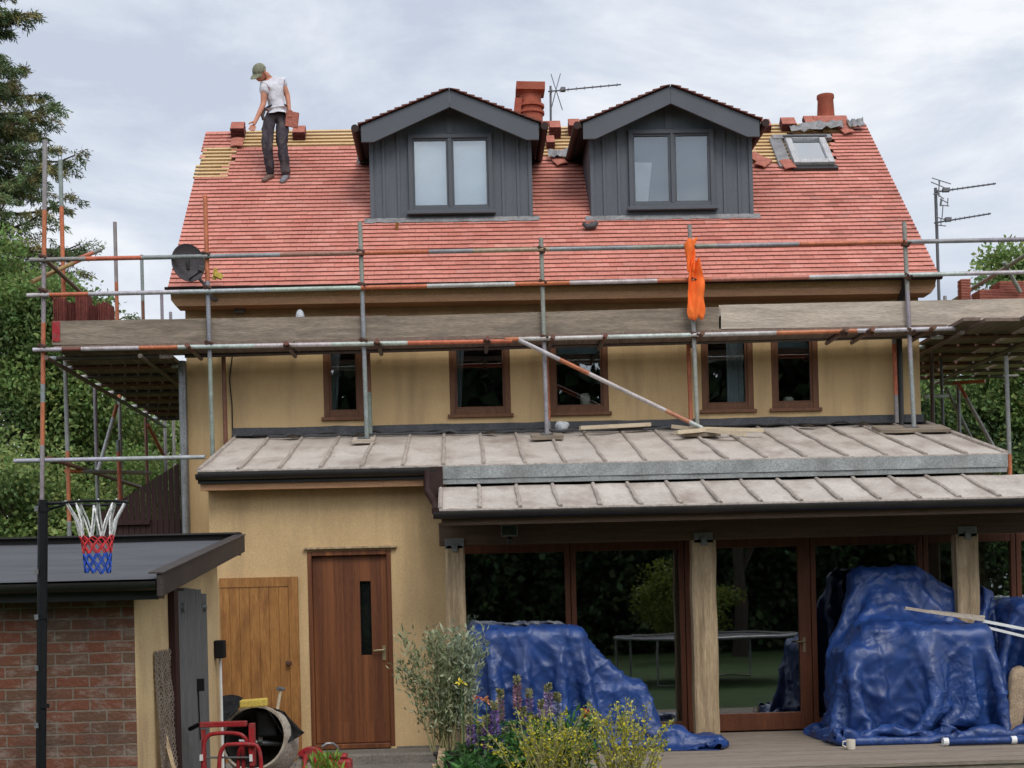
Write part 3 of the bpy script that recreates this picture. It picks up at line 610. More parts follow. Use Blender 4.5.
# crumpled grey underlay and lead near the ridge
for (a, b, c, nm, lb) in [((790, 132), (842, 127), 10, 'felt_sheet', 'crumpled pale sheet lying above the roof window'), ((848, 127), (864, 126), 8, 'lead_sheet', 'grey crumpled lead at the right end of the ridge'),
                          ((548, 157), (582, 156), 8, 'lead_sheet', 'crumpled grey lead sheet in the valley between the dormers'), ((357, 164), (371, 163), 6, 'lead_sheet', 'dark lead scrap left of the left dormer')]:
    mb = MB(); A = roofpt(*a, .06); B_ = roofpt(*b, .06); n = 12; gx = []
    for i in range(n+1):
        p = A.lerp(B_, i/n)
        for j in range(4): gx.append(p+rs*(.07*j-.08)+rn*(.05*noise.noise(V((i*.8, j*.9, a[0])))+.05))
    mb.add(gx, [(i*4+j, (i+1)*4+j, (i+1)*4+j+1, i*4+j+1) for i in range(n) for j in range(3)])
    tag(mb.build(nm, 'lead', None, loc=A), lb, 'roofing sheet')
# chimneys behind the ridge
ch = MB(); P = at(531, 128, 21.0); ch.box(P.x-.3, P.x+.3, P.y-.3, P.y+.3, 6.6, P.z+.0); c1 = ch.build('chimney', 'terra', house)
mb = MB(); zt = at(531, 86, 21).z; z0 = P.z; h = zt-z0
mb.lathe([(.17, 0), (.175, h*.30), (.2, h*.31), (.2, h*.37), (.165, h*.38), (.165, h*.46), (.2, h*.47), (.2, h*.53), (.16, h*.55), (.155, h*.76), (.19, h*.80), (.205, h*.84), (.19, h*.99), (.16, h), (.13, h*.97), (.12, h*.8)], (P.x, P.y, z0), n=24)
mb.rbox((P.x-.19, P.y-.05, z0+h*.45), (.05, .09, .12), (0, .12, 0)); mb.rbox((P.x+.0, P.y-.02, z0+h*.90), (.205, .19, .055), (.0, .03, 0))
mb.build('chimney_pot', 'terra', c1, smooth='a')
P = at(826, 124, 20.8); mb = MB(); mb.box(P.x-.2, P.x+.2, P.y-.2, P.y+.2, 6.8, P.z-.04); c2 = mb.build('chimney', 'terra', house)
mb = MB(); h = at(826, 95.5, 20.8).z-P.z+.04; mb.lathe([(.135, 0), (.128, h*.2), (.112, h*.85), (.125, h*.9), (.122, h), (.09, h), (.085, h*.6)], (P.x, P.y, P.z-.04), n=24); mb.build('chimney_pot', 'terra', c2, smooth='a')
mb = MB(); A = V((P.x-.24, YR-.02, ZR-.02)); n = 8
pts = [(YR+.15*math.cos(math.pi*k/n), ZR-.05+.17*math.sin(math.pi*k/n)) for k in range(n+1)]
mb.add([(P.x-.24, *p) for p in pts]+[(P.x+.24, *p) for p in pts], [(k, k+1, n+2+k, n+1+k) for k in range(n)]+[tuple(range(n+1)), tuple(range(2*n+1, n, -1))]); mb.build('ridge_tile', 'tilered', house)

# stacks of tiles on the ridge --------------------------------------
def tile_stack(name, c, w_, d_, h, label, group, tilt=True, rz=0, m='tilered'):
    mb = MB(); n = max(2, int(h/.02)); c = V(c); nn = rn if tilt else V((0, 0, 1))
    ax = V((math.cos(rz), math.sin(rz), 0)); ay = rs if tilt else V((-math.sin(rz), math.cos(rz), 0)); prof = []
    for i in range(n):
        o1 = random.uniform(0, .006); z = h*i/n
        for zz, o in ((z, o1), (z+h/n*.6, o1), (z+h/n*.7, -.012), (z+h/n*.95, -.012)): prof.append((zz, o))
    prof[-1] = (h, 0); prof[-2] = (h*.99, 0); vs = []
    for zz, o in prof:
        for sx, sy in ((-1, -1), (1, -1), (1, 1), (-1, 1)): vs.append(c+ax*(sx*(w_/2+o))+ay*(sy*(d_/2+o))+nn*zz)
    fs = [(3, 2, 1, 0)]+[(i*4+k, i*4+(k+1) % 4, (i+1)*4+(k+1) % 4, (i+1)*4+k) for i in range(len(prof)-1) for k in range(4)]+[tuple((len(prof)-1)*4+k for k in range(4))]
    mb.add(vs, fs); o = mb.build(name, m, None, loc=c); me = o.data
    me.materials.append(K['tilered']); me.polygons[len(fs)-1].material_index = 1
    tag(o, label, 'tile stack', group); return o
for (px, py, wpx, hp, lb) in [(238.5, 139, 13, 17, 'small stack of clay tiles on the ridge left of the roofer'), (299.5, 141, 12, 14, 'small stack of clay tiles on the ridge right of the roofer'),
                              (555, 139, 11, 19, 'stack of tiles in the gap, beside the left dormer'), (574, 137, 11, 19, 'stack of tiles in the gap, against the right dormer gutter'), (550.5, 149, 8, 11, 'lone short pile of tiles below the two stacks between the dormers'),
                              (788, 132, 14, 13, 'stack of tiles on the battens just above the roof window'), (811, 128, 14, 9, 'low pile of tiles between the roof window and the right chimney pot'), (766, 133, 8, 12, 'dark stack of tiles tucked against the right dormer gutter')]:
    p = roofpt(px, py, .0); s = F/p.y; tile_stack('tile_stack', p+rs*.07+rn*.025, wpx/s, .20, hp/s*.62, lb, 'tile stacks set out along the ridge', m='tiledk')
# single loose tiles
for k, (px, py, a, lb) in enumerate([(757, 157, .5, 'loose clay tile askew beside the right dormer cheek'), (763, 162, -.6, 'second loose clay tile lying lower beside the right dormer'), (788, 164, .2, 'loose clay tile at the lower left corner of the roof window'),
                                      (559, 160, .4, 'loose clay tile in the valley between the dormers'), (237, 142, 0, 'loose tile near the top left of the roof'), (846, 129, .3, 'loose tile on the bare battens right of the pot')]):
    mb = MB(); p = roofpt(px, py, .06); ax = (axx*math.cos(a)+rs*math.sin(a)); ay = rn.cross(ax)
    for q in range(6):
        u0, u1 = -.083+.166*q/6, -.083+.166*(q+1)/6; cam_ = lambda u: .012*(1-(u/.083)**2)
        mb.hexa([p+ax*u0-ay*.12+rn*(cam_(u0)-.012), p+ax*u1-ay*.12+rn*(cam_(u1)-.012), p+ax*u1+ay*.12+rn*(cam_(u1)-.012), p+ax*u0+ay*.12+rn*(cam_(u0)-.012),
                 p+ax*u0-ay*.12+rn*cam_(u0), p+ax*u1-ay*.12+rn*cam_(u1), p+ax*u1+ay*.12+rn*cam_(u1), p+ax*u0+ay*.12+rn*cam_(u0)])
    o = mb.build('roof_tile', 'tilered', None, loc=p); bm = bmesh.new(); bm.from_mesh(o.data); bmesh.ops.remove_doubles(bm, verts=bm.verts, dist=1e-4); bm.to_mesh(o.data); bm.free()
    tag(o, lb, 'roof tile', 'loose roof tiles')

# extension: walls, doors -------------------------------------------
dX0, dX1, dZ0, dZ1 = pr(309.5, 550.5, 393, 747, YD); 
gX0, gX1, gZ0, gZ1 = pr(222, 577.5, 300, 742, YD); gZ0 = -.13
EXL = at(209, 520, YD).x; EXR = at(449, 600, YD).x
mb = MB(); wall_panel(mb, EXL, EXR, -.2, leanZ(YD)-.03, [(dX0, dX1, 0.0, dZ1)], YD, .22)
A = [(YD+.22, -.2), (YW, -.2), (YW, ZLT-.06), (YD+.22, leanZ(YD+.22)-.06)]
mb.build('wall', 'stucco', house)
for xx in (EXL, LR-.3):
    mb = MB(); mb.add([(xx, *p) for p in A]+[(xx+.2, *p) for p in A], [(0, 1, 2, 3), (7, 6, 5, 4)]+[(i, (i+1) % 4+0, 4+(i+1) % 4, 4+i) for i in range(4)]); mb.build('wall', 'stucco', house)
# front door
mb = MB(); y0 = YD+.05
mb.box(dX0, dX0+.045, YD-.012, YD+.12, 0, dZ1); mb.box(dX1-.045, dX1, YD-.012, YD+.12, 0, dZ1); mb.box(dX0+.045, dX1-.045, YD-.01, YD+.12, dZ1-.05, dZ1); mb.box(dX0+.045, dX1-.045, YD-.03, YD+.12, -.02, .03)
df = mb.build('door_frame', 'hardwood', house, bevel=.005)
mb = MB(); sX0, sX1, sZ0, sZ1 = pr(360.5, 581, 371.5, 655, y0)
wall_panel(mb, dX0+.048, dX1-.048, .033, dZ1-.053, [(sX0, sX1, sZ0, sZ1)], y0, .045)
nb = 7
for i in range(1, nb):
    xx = dX0+.05+(dX1-dX0-.1)*i/nb
    if not sX0-.03 < xx < sX1+.03: mb.box(xx-.004, xx+.004, y0-.004, y0-.001, .28, dZ1-.2)
mb.box(dX0+.05, dX1-.05, y0-.006, y0-.001, .04, .26)
dr = mb.build('door', 'hardwood', house); dr['label'] = 'red hardwood door with narrow dark slit window'
mb = MB(); mb.box(sX0, sX1, y0+.02, y0+.03, sZ0, sZ1); mb.build('pane', 'glass', dr)
mb = MB(); mb.box(sX0-.02, sX1+.02, y0+.06, y0+.07, sZ0-.02, sZ1+.02); mb.build('backing', 'dark', dr)
mb = MB(); p = at(384, 650, y0); mb.box(p.x-.018, p.x+.022, y0-.014, y0-.004, p.z-.11, p.z+.05); mb.path([p+V((0, -.012, 0)), p+V((0, -.05, 0)), p+V((-.05, -.055, .0)), p+V((-.11, -.05, -.005))], .011, 8); mb.build('handle', 'brass', dr, smooth='a')
mb = MB(); a = at(304, 548.5, YD); b = at(397, 547, YD); mb.box(a.x, b.x, YD-.05, YD-.002, a.z-.012, a.z+.008); mb.build('door_head', 'post', house)
# pine door
mb = MB(); yy = YD-.06; nb = 7; wd = gX1-gX0
mb.box(gX0, gX1-.10, yy, yy+.05, gZ1-.10, gZ1); mb.box(gX1-.10+.002, gX1, yy-.002, yy+.05, gZ0, gZ1)
for i in range(nb):
    a = gX0+(wd-.10)*i/nb; mb.box(a+.0025, a+(wd-.10)/nb-.0025, yy+.008, yy+.045, gZ0, gZ1-.102)
mb.box(gX0+.002, gX1-.105, yy+.016, yy+.04, gZ0, gZ1-.104)
pd = mb.build('pine_door', 'pine', house)
mb = MB(); p = at(289, 663, yy); mb.lathe([(.012, 0), (.012, .03), (.028, .035), (.03, .05), (.02, .06), (0, .06)], p, (0, -1, 0), 12); mb.box(p.x-.03, p.x+.03, yy-.006, yy+.002, p.z-.02, p.z+.02); mb.build('handle', 'coupler', pd, smooth='a')
mb = MB(); mb.box(EXL, EXL+.02, YD-.004, YD-.002, -.2, .05); 
# plinth line under the wall right of the door
mb = MB(); mb.box(dX1+.02, EXR, YD-.03, YD-.003, -.13, -.01); mb.build('plinth', 'concrete', house)

# lean-to roof ------------------------------------------------------
def sheet_roof(x0, x1, ya, za, yb, zb, th, rolls, nm):
    mb = MB(); sl_ = V((0, ya-yb, za-zb)); L_ = sl_.length; sl_.normalize(); nn = V((0, -sl_.z, sl_.y)); n = int((x1-x0)/.1); m_ = 10; vs = []
    for j in range(m_+1):
        for i in range(n+1):
            x = x0+(x1-x0)*i/n; s = L_*j/m_
            vs.append(V((x, yb, zb))+sl_*s+nn*(.012*noise.noise(V((x*2.1, s*1.7, 4)))+(-.012 if 0 < j < m_ else 0)*abs(math.sin((x-x0)*math.pi/.43))))
    fs = [(j*(n+1)+i, j*(n+1)+i+1, (j+1)*(n+1)+i+1, (j+1)*(n+1)+i) for j in range(m_) for i in range(n)]; mb.add(vs, fs)
    b = [V((x0, yb, zb)), V((x1, yb, zb)), V((x1, ya, za)), V((x0, ya, za))]
    mb.hexa([p-nn*th for p in b]+[p-nn*.02 for p in b])
    nbase = len(mb.f)
    for x in rolls:
        dx = random.uniform(-.02, .02)
        p0 = V((x, yb-.012, zb))+nn*.006; p1 = V((x+dx, ya, za))+nn*.006
        k = [p0.lerp(p1, t/8)+V((random.uniform(-.008, .008), 0, 0)) for t in range(9)]
        mb.path(k, .021, 7)
    mb.path([V((x0+.01, yb, zb))+nn*.004, V((x0+.01, ya, za))+nn*.004], .025, 7); mb.path([V((x1-.01, yb, zb))+nn*.004, V((x1-.01, ya, za))+nn*.004], .03, 7)
    mb.path([V((x0, yb, zb-.01)), V((x1, yb, zb-.01))], .018, 7)
    o = mb.build(nm, 'zinc', house, smooth='a'); o.data.materials.append(K['zincdk'])
    for p in o.data.polygons:
        if p.index >= nbase: p.material_index = 1
    return o
r1 = [LL+.43*i for i in range(1, 20)]
sheet_roof(LL, LR, YW, ZLT, YL, ZLE, .07, r1, 'lean_to_roof')
Y2a, Y2b = 15.42, 14.4; X2 = at(440, 487, Y2a).x; Z2a = at(440, 487, Y2a).z; Z2b = at(440, 509.5, Y2b).z; X2R = 6.4
sheet_roof(X2, X2R, Y2a, Z2a, Y2b, Z2b, .06, [X2+.40*i for i in range(1, 15)], 'veranda_roof')
# flashing at the wall
mb = MB(); n = 40; a = at(232, 431, YW).x
for i in range(n):
    xa, xb = a+(LR-a-.05)*i/n, a+(LR-a-.05)*(i+1)/n; f_ = lambda x: .115+.015*noise.noise(V((x*3, 0, 2)))
    mb.add([(xa, YW-.02, ZLT-.01), (xb, YW-.02, ZLT-.01), (xb, YW-.006, ZLT+f_(xb)), (xa, YW-.006, ZLT+f_(xa))], [(0, 1, 2, 3)])
    q = .10+.05*noise.noise(V((i*.6, 5, 0))); q2 = .10+.05*noise.noise(V(((i+1)*.6, 5, 0)))
    mb.add([(xa, YW-q, leanZ(YW-q)+.03), (xb, YW-q2, leanZ(YW-q2)+.03), (xb, YW-.02, ZLT+.02), (xa, YW-.02, ZLT+.02)], [(0, 1, 2, 3)])
mb.build('wall_flashing', 'leaddk', house)
# fascias and gutters of the lean-to
xs_ = at(437, 475, YL).x
mb = MB(); mb.box(LL+.02, xs_-.02, YL+.02, YL+.06, ZLE-.21, ZLE-.05); mb.build('fascia_board', 'soffit', house)
mb = MB(); mb.box(LL+.04, xs_-.03, YL+.06, YD-.004, ZLE-.20, ZLE-.175); mb.build('soffit_board', 'soffit', house)
mb = MB(); halfpipe(mb, LL-.01, xs_, YL-.045, ZLE-.045, .06); mb.box(LL, xs_, YL-.012, YL+.015, ZLE-.14, ZLE-.02); mb.build('gutter', 'blackpl', house, smooth='a')
mb = MB(); n = 30
for i in range(n):
    xa, xb = xs_+(LR-xs_)*i/n, xs_+(LR-xs_)*(i+1)/n; w1 = .006*math.sin(i*1.7); w2 = .006*math.sin((i+1)*1.7)
    mb.add([(xa, YL-.025+w1, ZLE-.145), (xb, YL-.025+w2, ZLE-.145), (xb, YL-.02, ZLE-.012), (xa, YL-.02, ZLE-.012)], [(0, 1, 2, 3)])
mb.box(xs_+.01, LR-.01, YL-.012, YL+.03, ZLE-.20, ZLE-.03); mb.box(LR-.012, LR-.002, YL, YW-.3, ZLE-.18, ZLE-.05)
mb.build('metal_fascia', 'galv', house)
mb = MB(); a = at(437, 470, YL-.05); b = at(432, 512, Y2b+.05)
mb.path([a+V((-.10, -.02, .0)), a+V((-.10, -.03, -.22)), V((b.x+.03, YL-.25, b.z+.12)), V((b.x+.04, Y2b+.0, b.z))], .045, 10); mb.box(a.x-.08, a.x+.06, YL-.1, YL-.005, ZLE-.34, ZLE-.02); mb.build('downpipe', 'brownpl', house, smooth='a')
mb = MB(); halfpipe(mb, X2-.06, X2R, Y2b-.045, Z2b-.035, .062); mb.build('gutter', 'blackpl', house, smooth='a')
zb1 = at(704, 540, 15.2).z
mb = MB(); mb.box(X2+.02, X2R-.03, Y2b+.02, Y2b+.06, Z2b-.16, Z2b-.035); mb.build('fascia_board', 'beam', house)
mb = MB(); mb.box(X2-.02, X2R-.05, 15.12, 15.28, zb1, zb1+.24); mb.build('beam', 'beam', house, bevel=.01)
mb = MB(); mb.box(X2+.05, X2R-.05, Y2b+.06, 15.118, Z2b-.10, Z2b-.07); mb.build('soffit_board', 'beam', house)
# posts with steel shoes at the head
for k, (pa, pb, py) in enumerate([(447, 466.5, 640), (692.5, 716.5, 640), (954, 976, 560)]):
    yq = 15.2; a = at(pa, py, yq).x; b = at(pb, py, yq).x; mb = MB(); n = 12; vs = []; xm = (a+b)/2; hw = (b-a)/2
    if k == 0: xm += .0
    for j in range(n+1):
        z = .02+(zb1-.002-.02)*j/n; o = .006*noise.noise(V((j*.5, k*7, 1)))
        for (sx, sy) in ((-1, -.8), (-.8, -1), (.8, -1), (1, -.8), (1, .8), (.8, 1), (-.8, 1), (-1, .8)): vs.append((xm+sx*hw+o+(0.012*noise.noise(V((j*.3, k*3, 8)))), yq+sy*.10, z))
    mb.add(vs, [(j*8+i, j*8+(i+1) % 8, (j+1)*8+(i+1) % 8, (j+1)*8+i) for j in range(n) for i in range(8)]+[tuple(range(7, -1, -1)), tuple(n*8+i for i in range(8))])
    if k == 1: mb.box(xm+.035, xm+.043, yq-.104, yq-.1005, .05, zb1-.02, (.05, .05, .05))
    po = mb.build('post', 'post', house)
    mb = MB(); mb.box(xm-.10, xm+.10, 15.10, 15.117, zb1-.03, zb1+.075); mb.box(xm-.03, xm+.03, 15.08, 15.099, zb1-.06, zb1+.02); mb.build('post_bracket', 'steel', po)
# security light on the beam
mb = MB(); p = at(509, 531, 15.1); mb.box(p.x-.085, p.x+.085, 14.99, 15.05, p.z-.06, p.z+.06); mb.box(p.x-.03, p.x+.03, 15.05, 15.12, p.z-.03, p.z+.03); lo = mb.build('security_light', 'galv', house)
mb = MB(); mb.box(p.x-.075, p.x+.075, 14.985, 14.989, p.z-.05, p.z+.05); mb.build('lens', 'glassdorm', lo); mb = MB(); mb.ball((p.x, 15.02, p.z-.10), (.035, .04, .045)); mb.build('sensor', 'blackpl', lo, True)

# glazed front under the veranda -----------------------------------
YG = 15.78; ztop = zb1+.02; zbot = .0
gx = [at(p, 640, YG).x for p in (440, 572, 686, 812, 925, 1018, 1100)]
fr_w = [.08, .075, .095, .11, .08, .08]
for i in range(6):
    a, b = gx[i]+(.004 if i else 0), gx[i+1]-.004; fl = .07 if i != 2 else .16; fr_ = .055 if i != 2 else .13
    mb = MB(); zb_ = .04; h1 = .12 if i != 2 else .19
    mb.box(a, a+fl*.8, YG, YG+.08, zb_, ztop); mb.box(b-fr_, b, YG, YG+.08, zb_, ztop); mb.box(a+fl*.8, b-fr_, YG+.003, YG+.08, zb_, zb_+h1); mb.box(a+fl*.8, b-fr_, YG+.003, YG+.08, ztop-.09, ztop)
    f = mb.build('glazed_door' if i == 2 else 'glazed_panel', 'redframe', house, bevel=.006)
    mb = MB(); mb.box(a+fl*.8-.005, b-fr_+.005, YG+.035, YG+.045, zb_+h1-.005, ztop-.085); mb.build('pane', 'glassdoor', f)
    if i == 2:
        mb = MB(); p = at(804, 643, YG); mb.box(p.x-.015, p.x+.015, YG-.012, YG-.001, p.z-.10, p.z+.06); mb.path([p+V((0, -.012, .02)), p+V((0, -.05, .02)), p+V((-.10, -.05, .015))], .01, 8); mb.build('handle', 'brass', f, smooth='a')
mb = MB(); mb.box(gx[0], gx[-1], YG+.01, YG+.2, ztop+.001, ztop+.45); mb.build('header_beam', 'beam', house)
mb = MB(); mb.box(EXR+.1, LR-.1, YG+.05, YW-.05, -.1, -.01); mb.box(EXR+.1, LR-.1, YW-.12, YW-.02, 0, 3.3); mb.box(EXR-.02, EXR+.1, YG+.1, YW-.1, 0, 2.9); mb.box(EXR+.1, 6.2, YG+.25, YW-.15, ztop+.06, ztop+.1)
mb.box(2.1, 2.5, 16.6, 17.9, 0, 2.2)
mb.build('interior', 'dark', house)  # dark walls added so the room behind the glass looks unlit
# downpipes on the main wall
mb = MB(); a = at(182, 365, YW-.1); mb.path([(a.x, YW-.08, a.z+.05), (a.x, YW-.08, -.1)], .05, 10); mb.build('downpipe', 'steel', house, smooth='a')
mb = MB(); a = at(900, 380, YW-.08); mb.path([(a.x, YE-.05, 5.33), (a.x, YE+.0, 5.22), (a.x, YW-.1, 5.05), (a.x, YW-.07, 4.9), (a.x, YW-.07, ZLT-.05)], .042, 10); mb.build('downpipe', 'blackpl', house, smooth='a')
mb = MB(); a = at(231, 360, YW); mb.path([at(233, 350, YW-.01), at(229.5, 380, YW-.012), at(232, 405, YW-.01), at(232.5, 430, YW-.012)], .008, 6); mb.build('cable', 'cable', house)

# ------------------------------------------------------------------ scaffold
G0 = (.30, .30, .295); OR = (.54, .165, .075); RU = (.20, .085, .055); WH = (.52, .53, .52)
sc = empty('scaffold', (1.2, 17.2, 0), 'galvanised and orange tube scaffold with timber platforms wrapped around the house', 'scaffold')
TR_ = .0265
def tubeseg(name, p0, p1, bands=(), base=G0, r=TR_):
    """bands: (start, end, colour) along 0..1; paint edges are part of one tube"""
    p0, p1 = V(p0), V(p1); cuts = sorted({0., 1., *[b[0] for b in bands], *[b[1] for b in bands]}); pts = []; cols = []
    for a, b in zip(cuts[:-1], cuts[1:]):
        m_ = (a+b)/2; c = base
        for s_, e_, cc in bands:
            if s_ <= m_ <= e_: c = cc
        k = max(1, int((b-a)*(p1-p0).length/.8))
        for i in range(k): pts.append(p0.lerp(p1, a+(b-a)*i/k)); cols.append(tuple(x*random.uniform(.9, 1.1) for x in c))
    pts.append(p1); mb = MB(); mb.path(pts, r, 10, cols); return mb.build(name, 'tube', sc, smooth='a', vc=True)
ncoup = [0]
def coupler(p, s=1.):
    ncoup[0] += 1; mb = MB(); p = V(p); a = random.uniform(0, .5)
    mb.rbox(p, (.042*s, .042*s, .035*s), (a, .2, a)); mb.rbox(p+V((.03, -.045, .0))*s, (.012, .03, .012), (a, 0, .4)); mb.rbox(p+V((-.035, -.03, .02))*s, (.014, .03, .016), (0, a, 0)); mb.build('coupler', 'coupler', sc, bevel=.008)
YF, YI = 17.22, 17.86
fronts = [((205, 196), (212.5, 452), -.1, ((.0, .02, G0),), 'A'), ((360, 222), (367, 440), None, (), 'B'), ((541, 238), (547, 436), None, (), 'C'), ((689.5, 225), (697.5, 426), None, (), 'D'), ((904, 222), (914, 428), None, (), 'E')]
sx = []
for (t, b, zg, bands, _) in fronts:
    yb = YF; z = leanZ(YF)+.06
    pt = at(*t, YF); pb = at(*b, YF)
    if zg is None: pb = V((pb.x, YF, z))
    else: pb = V((pb.x+.02, YF, zg))
    H = pt.z-pb.z
    bd = {'A': ((.0, .2, OR), (.55, .6, G0)), 'B': (), 'C': (), 'D': (), 'E': ()}[_]
    if _ == 'A': bd = ((0, .155, OR),)
    tubeseg('standard', pt, pb, bd); sx.append((pt, pb))
cor = (at(45, 140, YF), at(42, 500, YF)); d = (cor[0]-cor[1]); cb = cor[1]-d*((cor[1].z+.1)/d.z)
Ht = cor[0].z-cb.z
tubeseg('standard', cor[0], cb, ((.115, .20, OR), (.30, .40, OR), (.43, .5, OR)))
sx.append((cor[0], cb))
# inner row
for px, bnd in ((222, ((0, .35, RU),)), (366.5, ((0, .6, RU),)), (545, ((.2, .9, OR),)), (687, ((.1, .95, OR),)), (893, ((.15, .7, OR),))):
    a = at(px, 300, YI); zz = at(px, 330, YI).z
    zb_ = leanZ(YI)+.03 if px > 230 else -.1
    tubeseg('standard', (a.x, YI, zz), (a.x+.01, YI, zb_), bnd)
# ledgers and rails
def rail(name, px0, py0, px1, py1, Y, bands, base=G0): return tubeseg(name, at(px0, py0, Y), at(px1, py1, Y), bands, base)
yr = YF-.05
rail('guard_rail', 30, 260, 1120, 237.5, yr, ((.05, .10, OR), (.225, .30, (.36, .20, .14)), (.30, .36, OR), (.40, .47, (.42, .30, .24)), (.70, .80, OR)))
rail('guard_rail', 27, 295.5, 1120, 270, yr, ((.02, .055, OR), (.30, .36, OR), (.44, .49, OR), (.57, .62, OR), (.62, .71, (.45, .2, .13))), WH)
rail('ledger', 33, 350, 512, 341, yr, ((.06, .10, RU), (.22, .3, OR), (.78, 1, OR)), WH)
rail('ledger', 505, 339.5, 955, 328.5, yr, ((.0, .03, OR), (.60, .78, OR)), WH)
rail('ledger', 185, 356, 930, 336, YI-.05, ((.0, 1, (.10, .075, .065)),))
rail('ledger', 14, 461, 205, 457, YF+.06, (), WH)
# main platform boards
zp = at(550, 337, YF).z; X0 = at(48, 340, YF).x; X1 = at(940, 330, YF).x
zl = at(550, 337, YF).z
slope_ = 0
def zline(px, py): return at(px, py, YF).z
zpl = at(185, 343, YF).z; zpr = at(940, 324, YF).z
for k in range(3):
    y = YF+.03+k*.215; xc = [X0+.05, -1.9, 2.0, 5.9]
    for q in range(3):
        a, b = xc[q]+.01, xc[q+1]-.01; mb = MB(); za = zpl+(zpr-zpl)*(a-X0)/(X1-X0); zb_ = zpl+(zpr-zpl)*(b-X0)/(X1-X0)
        mb.hexa([(a, y, za-.04), (b, y, zb_-.04), (b, y+.2, zb_-.04), (a, y+.2, za-.04), (a, y, za), (b, y, zb_), (b, y+.2, zb_), (a, y+.2, za)]); mb.build('platform_board', 'boardd', sc)
# toe boards
for (a, b, c, d_, m_) in [((52, 321), (387, 315.5), 24, 24.5, 'board'), ((387, 316.5), (721, 307), 24, 24.5, 'board'), ((719, 305), (1110, 296.5), 24, 26, 'boardp')]:
    y = YF+.05; p = at(*a, y); q = at(*b, y); pz = at(a[0], a[1]+c, y); qz = at(b[0], b[1]+d_, y); mb = MB(); n = 14
    for i in range(n):
        u, v = i/n, (i+1)/n; w1 = .004*noise.noise(V((i*.9, a[0], 0))); w2 = .004*noise.noise(V(((i+1)*.9, a[0], 0)))
        P0, P1, P2, P3 = pz.lerp(qz, u), pz.lerp(qz, v), p.lerp(q, v)+V((0, 0, w2)), p.lerp(q, u)+V((0, 0, w1)); o = V((0, .038, 0))
        mb.add([P0, P1, P2, P3, P0+o, P1+o, P2+o, P3+o], [(0, 1, 2, 3), (7, 6, 5, 4), (3, 2, 6, 7), (1, 0, 4, 5)]+([(0, 3, 7, 4)] if i == 0 else [])+([(2, 1, 5, 6)] if i == n-1 else []))
    mb.build('toe_board', m_, sc)
mb = MB(); p = at(52, 321, YF+.045); q = at(52, 342, YF+.045); mb.box(p.x, p.x+.09, YF+.04, YF+.049, q.z+.005, p.z-.005); mb.build('board_end_band', 'redpaint', sc)
# transoms (short cross tubes) of the front run
for px in (190, 288, 378, 487, 552, 604, 700, 842, 868, 929):
    a = at(px, 340, YF); tubeseg('transom', (a.x, YF-.22, zpl+(zpr-zpl)*(a.x-X0)/(X1-X0)-.075), (a.x, YI+.08, zpl+(zpr-zpl)*(a.x-X0)/(X1-X0)-.075), ((0, .4, RU),), (.2, .16, .14))
    if px in (288, 378, 487, 842, 868): coupler((a.x, YF-.08, zpl+(zpr-zpl)*(a.x-X0)/(X1-X0)-.10), .9)
# brace down to the roof, sole boards
tubeseg('brace', at(519, 340, YF-.11), at(702, 428, YF-.05), ((.22, .38, OR), (.80, .93, (.5, .25, .13))), WH)
for k, (px, py, hx, hy) in enumerate([(363.5, 440.5, .13, .13), (548, 438, .19, .14), (702, 434, .22, .15), (920, 432, .42, .2)]):
    c = leanpt(px, py, .045); c.y = YF; c.z = leanZ(YF)+.04; mb = MB(); s_ = V((0, 1, lsl)).normalized(); mb.obox(c, axx, s_, ln, hx, hy, .022)
    o = mb.build('sole_board', 'boardp' if k == 0 else 'board', None, loc=c, bevel=.004); tag(o, ['small pale sole board under the scaffold tube by the left upstairs window', 'square sole board under the middle scaffold tube on the lean-to roof', 'sole board under the foot of the sloping brace', 'long sole board at the right end of the lean-to roof'][k], 'sole board', 'boards under the scaffold feet')
    mb = MB(); mb.obox(c+ln*.028, axx, s_, ln, .075, .075, .004); mb.build('base_plate', 'steel', sc)
for (pt, pb) in sx:
    for zz in (at(550, 250, YF).z, at(550, 283, YF).z, at(550, 338, YF).z):
        t_ = (zz-pb.z)/(pt.z-pb.z); p = pb.lerp(pt, t_)
        u = proj(p); dz = (550-u[0])*.0195/ (F/YF); coupler(p+V((0, -.025, -0 + (0))))
# side platform, left: boards run back along the gable
zL = zpl-.005; XO, XI = at(47, 345, YF).x, WL-.12
ys = (17.15, 20.5, 23.8)
nb = 8
for k in range(nb):
    x = XO+.02+(XI-XO-.02)*k/nb; wd = (XI-XO-.02)/nb-.012
    for q in range(2):
        mb = MB(); mb.box(x, x+wd, YF+.66 if q == 0 else ys[1]+.01, ys[1] if q == 0 else ys[2], zL-.03-.04, zL-.03); mb.build('platform_board', 'boardd', sc)
for i, y in enumerate([17.5+.72*j for j in range(9)]):
    tubeseg('transom', (XO-.12, y, zL-.10), (XI+.05, y, zL-.10), ((0, .1, WH), (.1, .9, RU if i % 2 else (.13, .10, .09))), WH)
for x in (XO+.02, XI-.25): tubeseg('ledger', (x, 17.1, zL-.155), (x, 23.9, zL-.155), ((.0, .3, (.16, .11, .09)), (.3, .5, RU)), (.2, .17, .15))
postx = [(65, 160, OR), (94, 388, G0), (118, 222, OR), (144, 255, RU), (163, 292, WH), (171.5, 312, G0)]
Xc = (cor[0].x+cor[1].x)/2
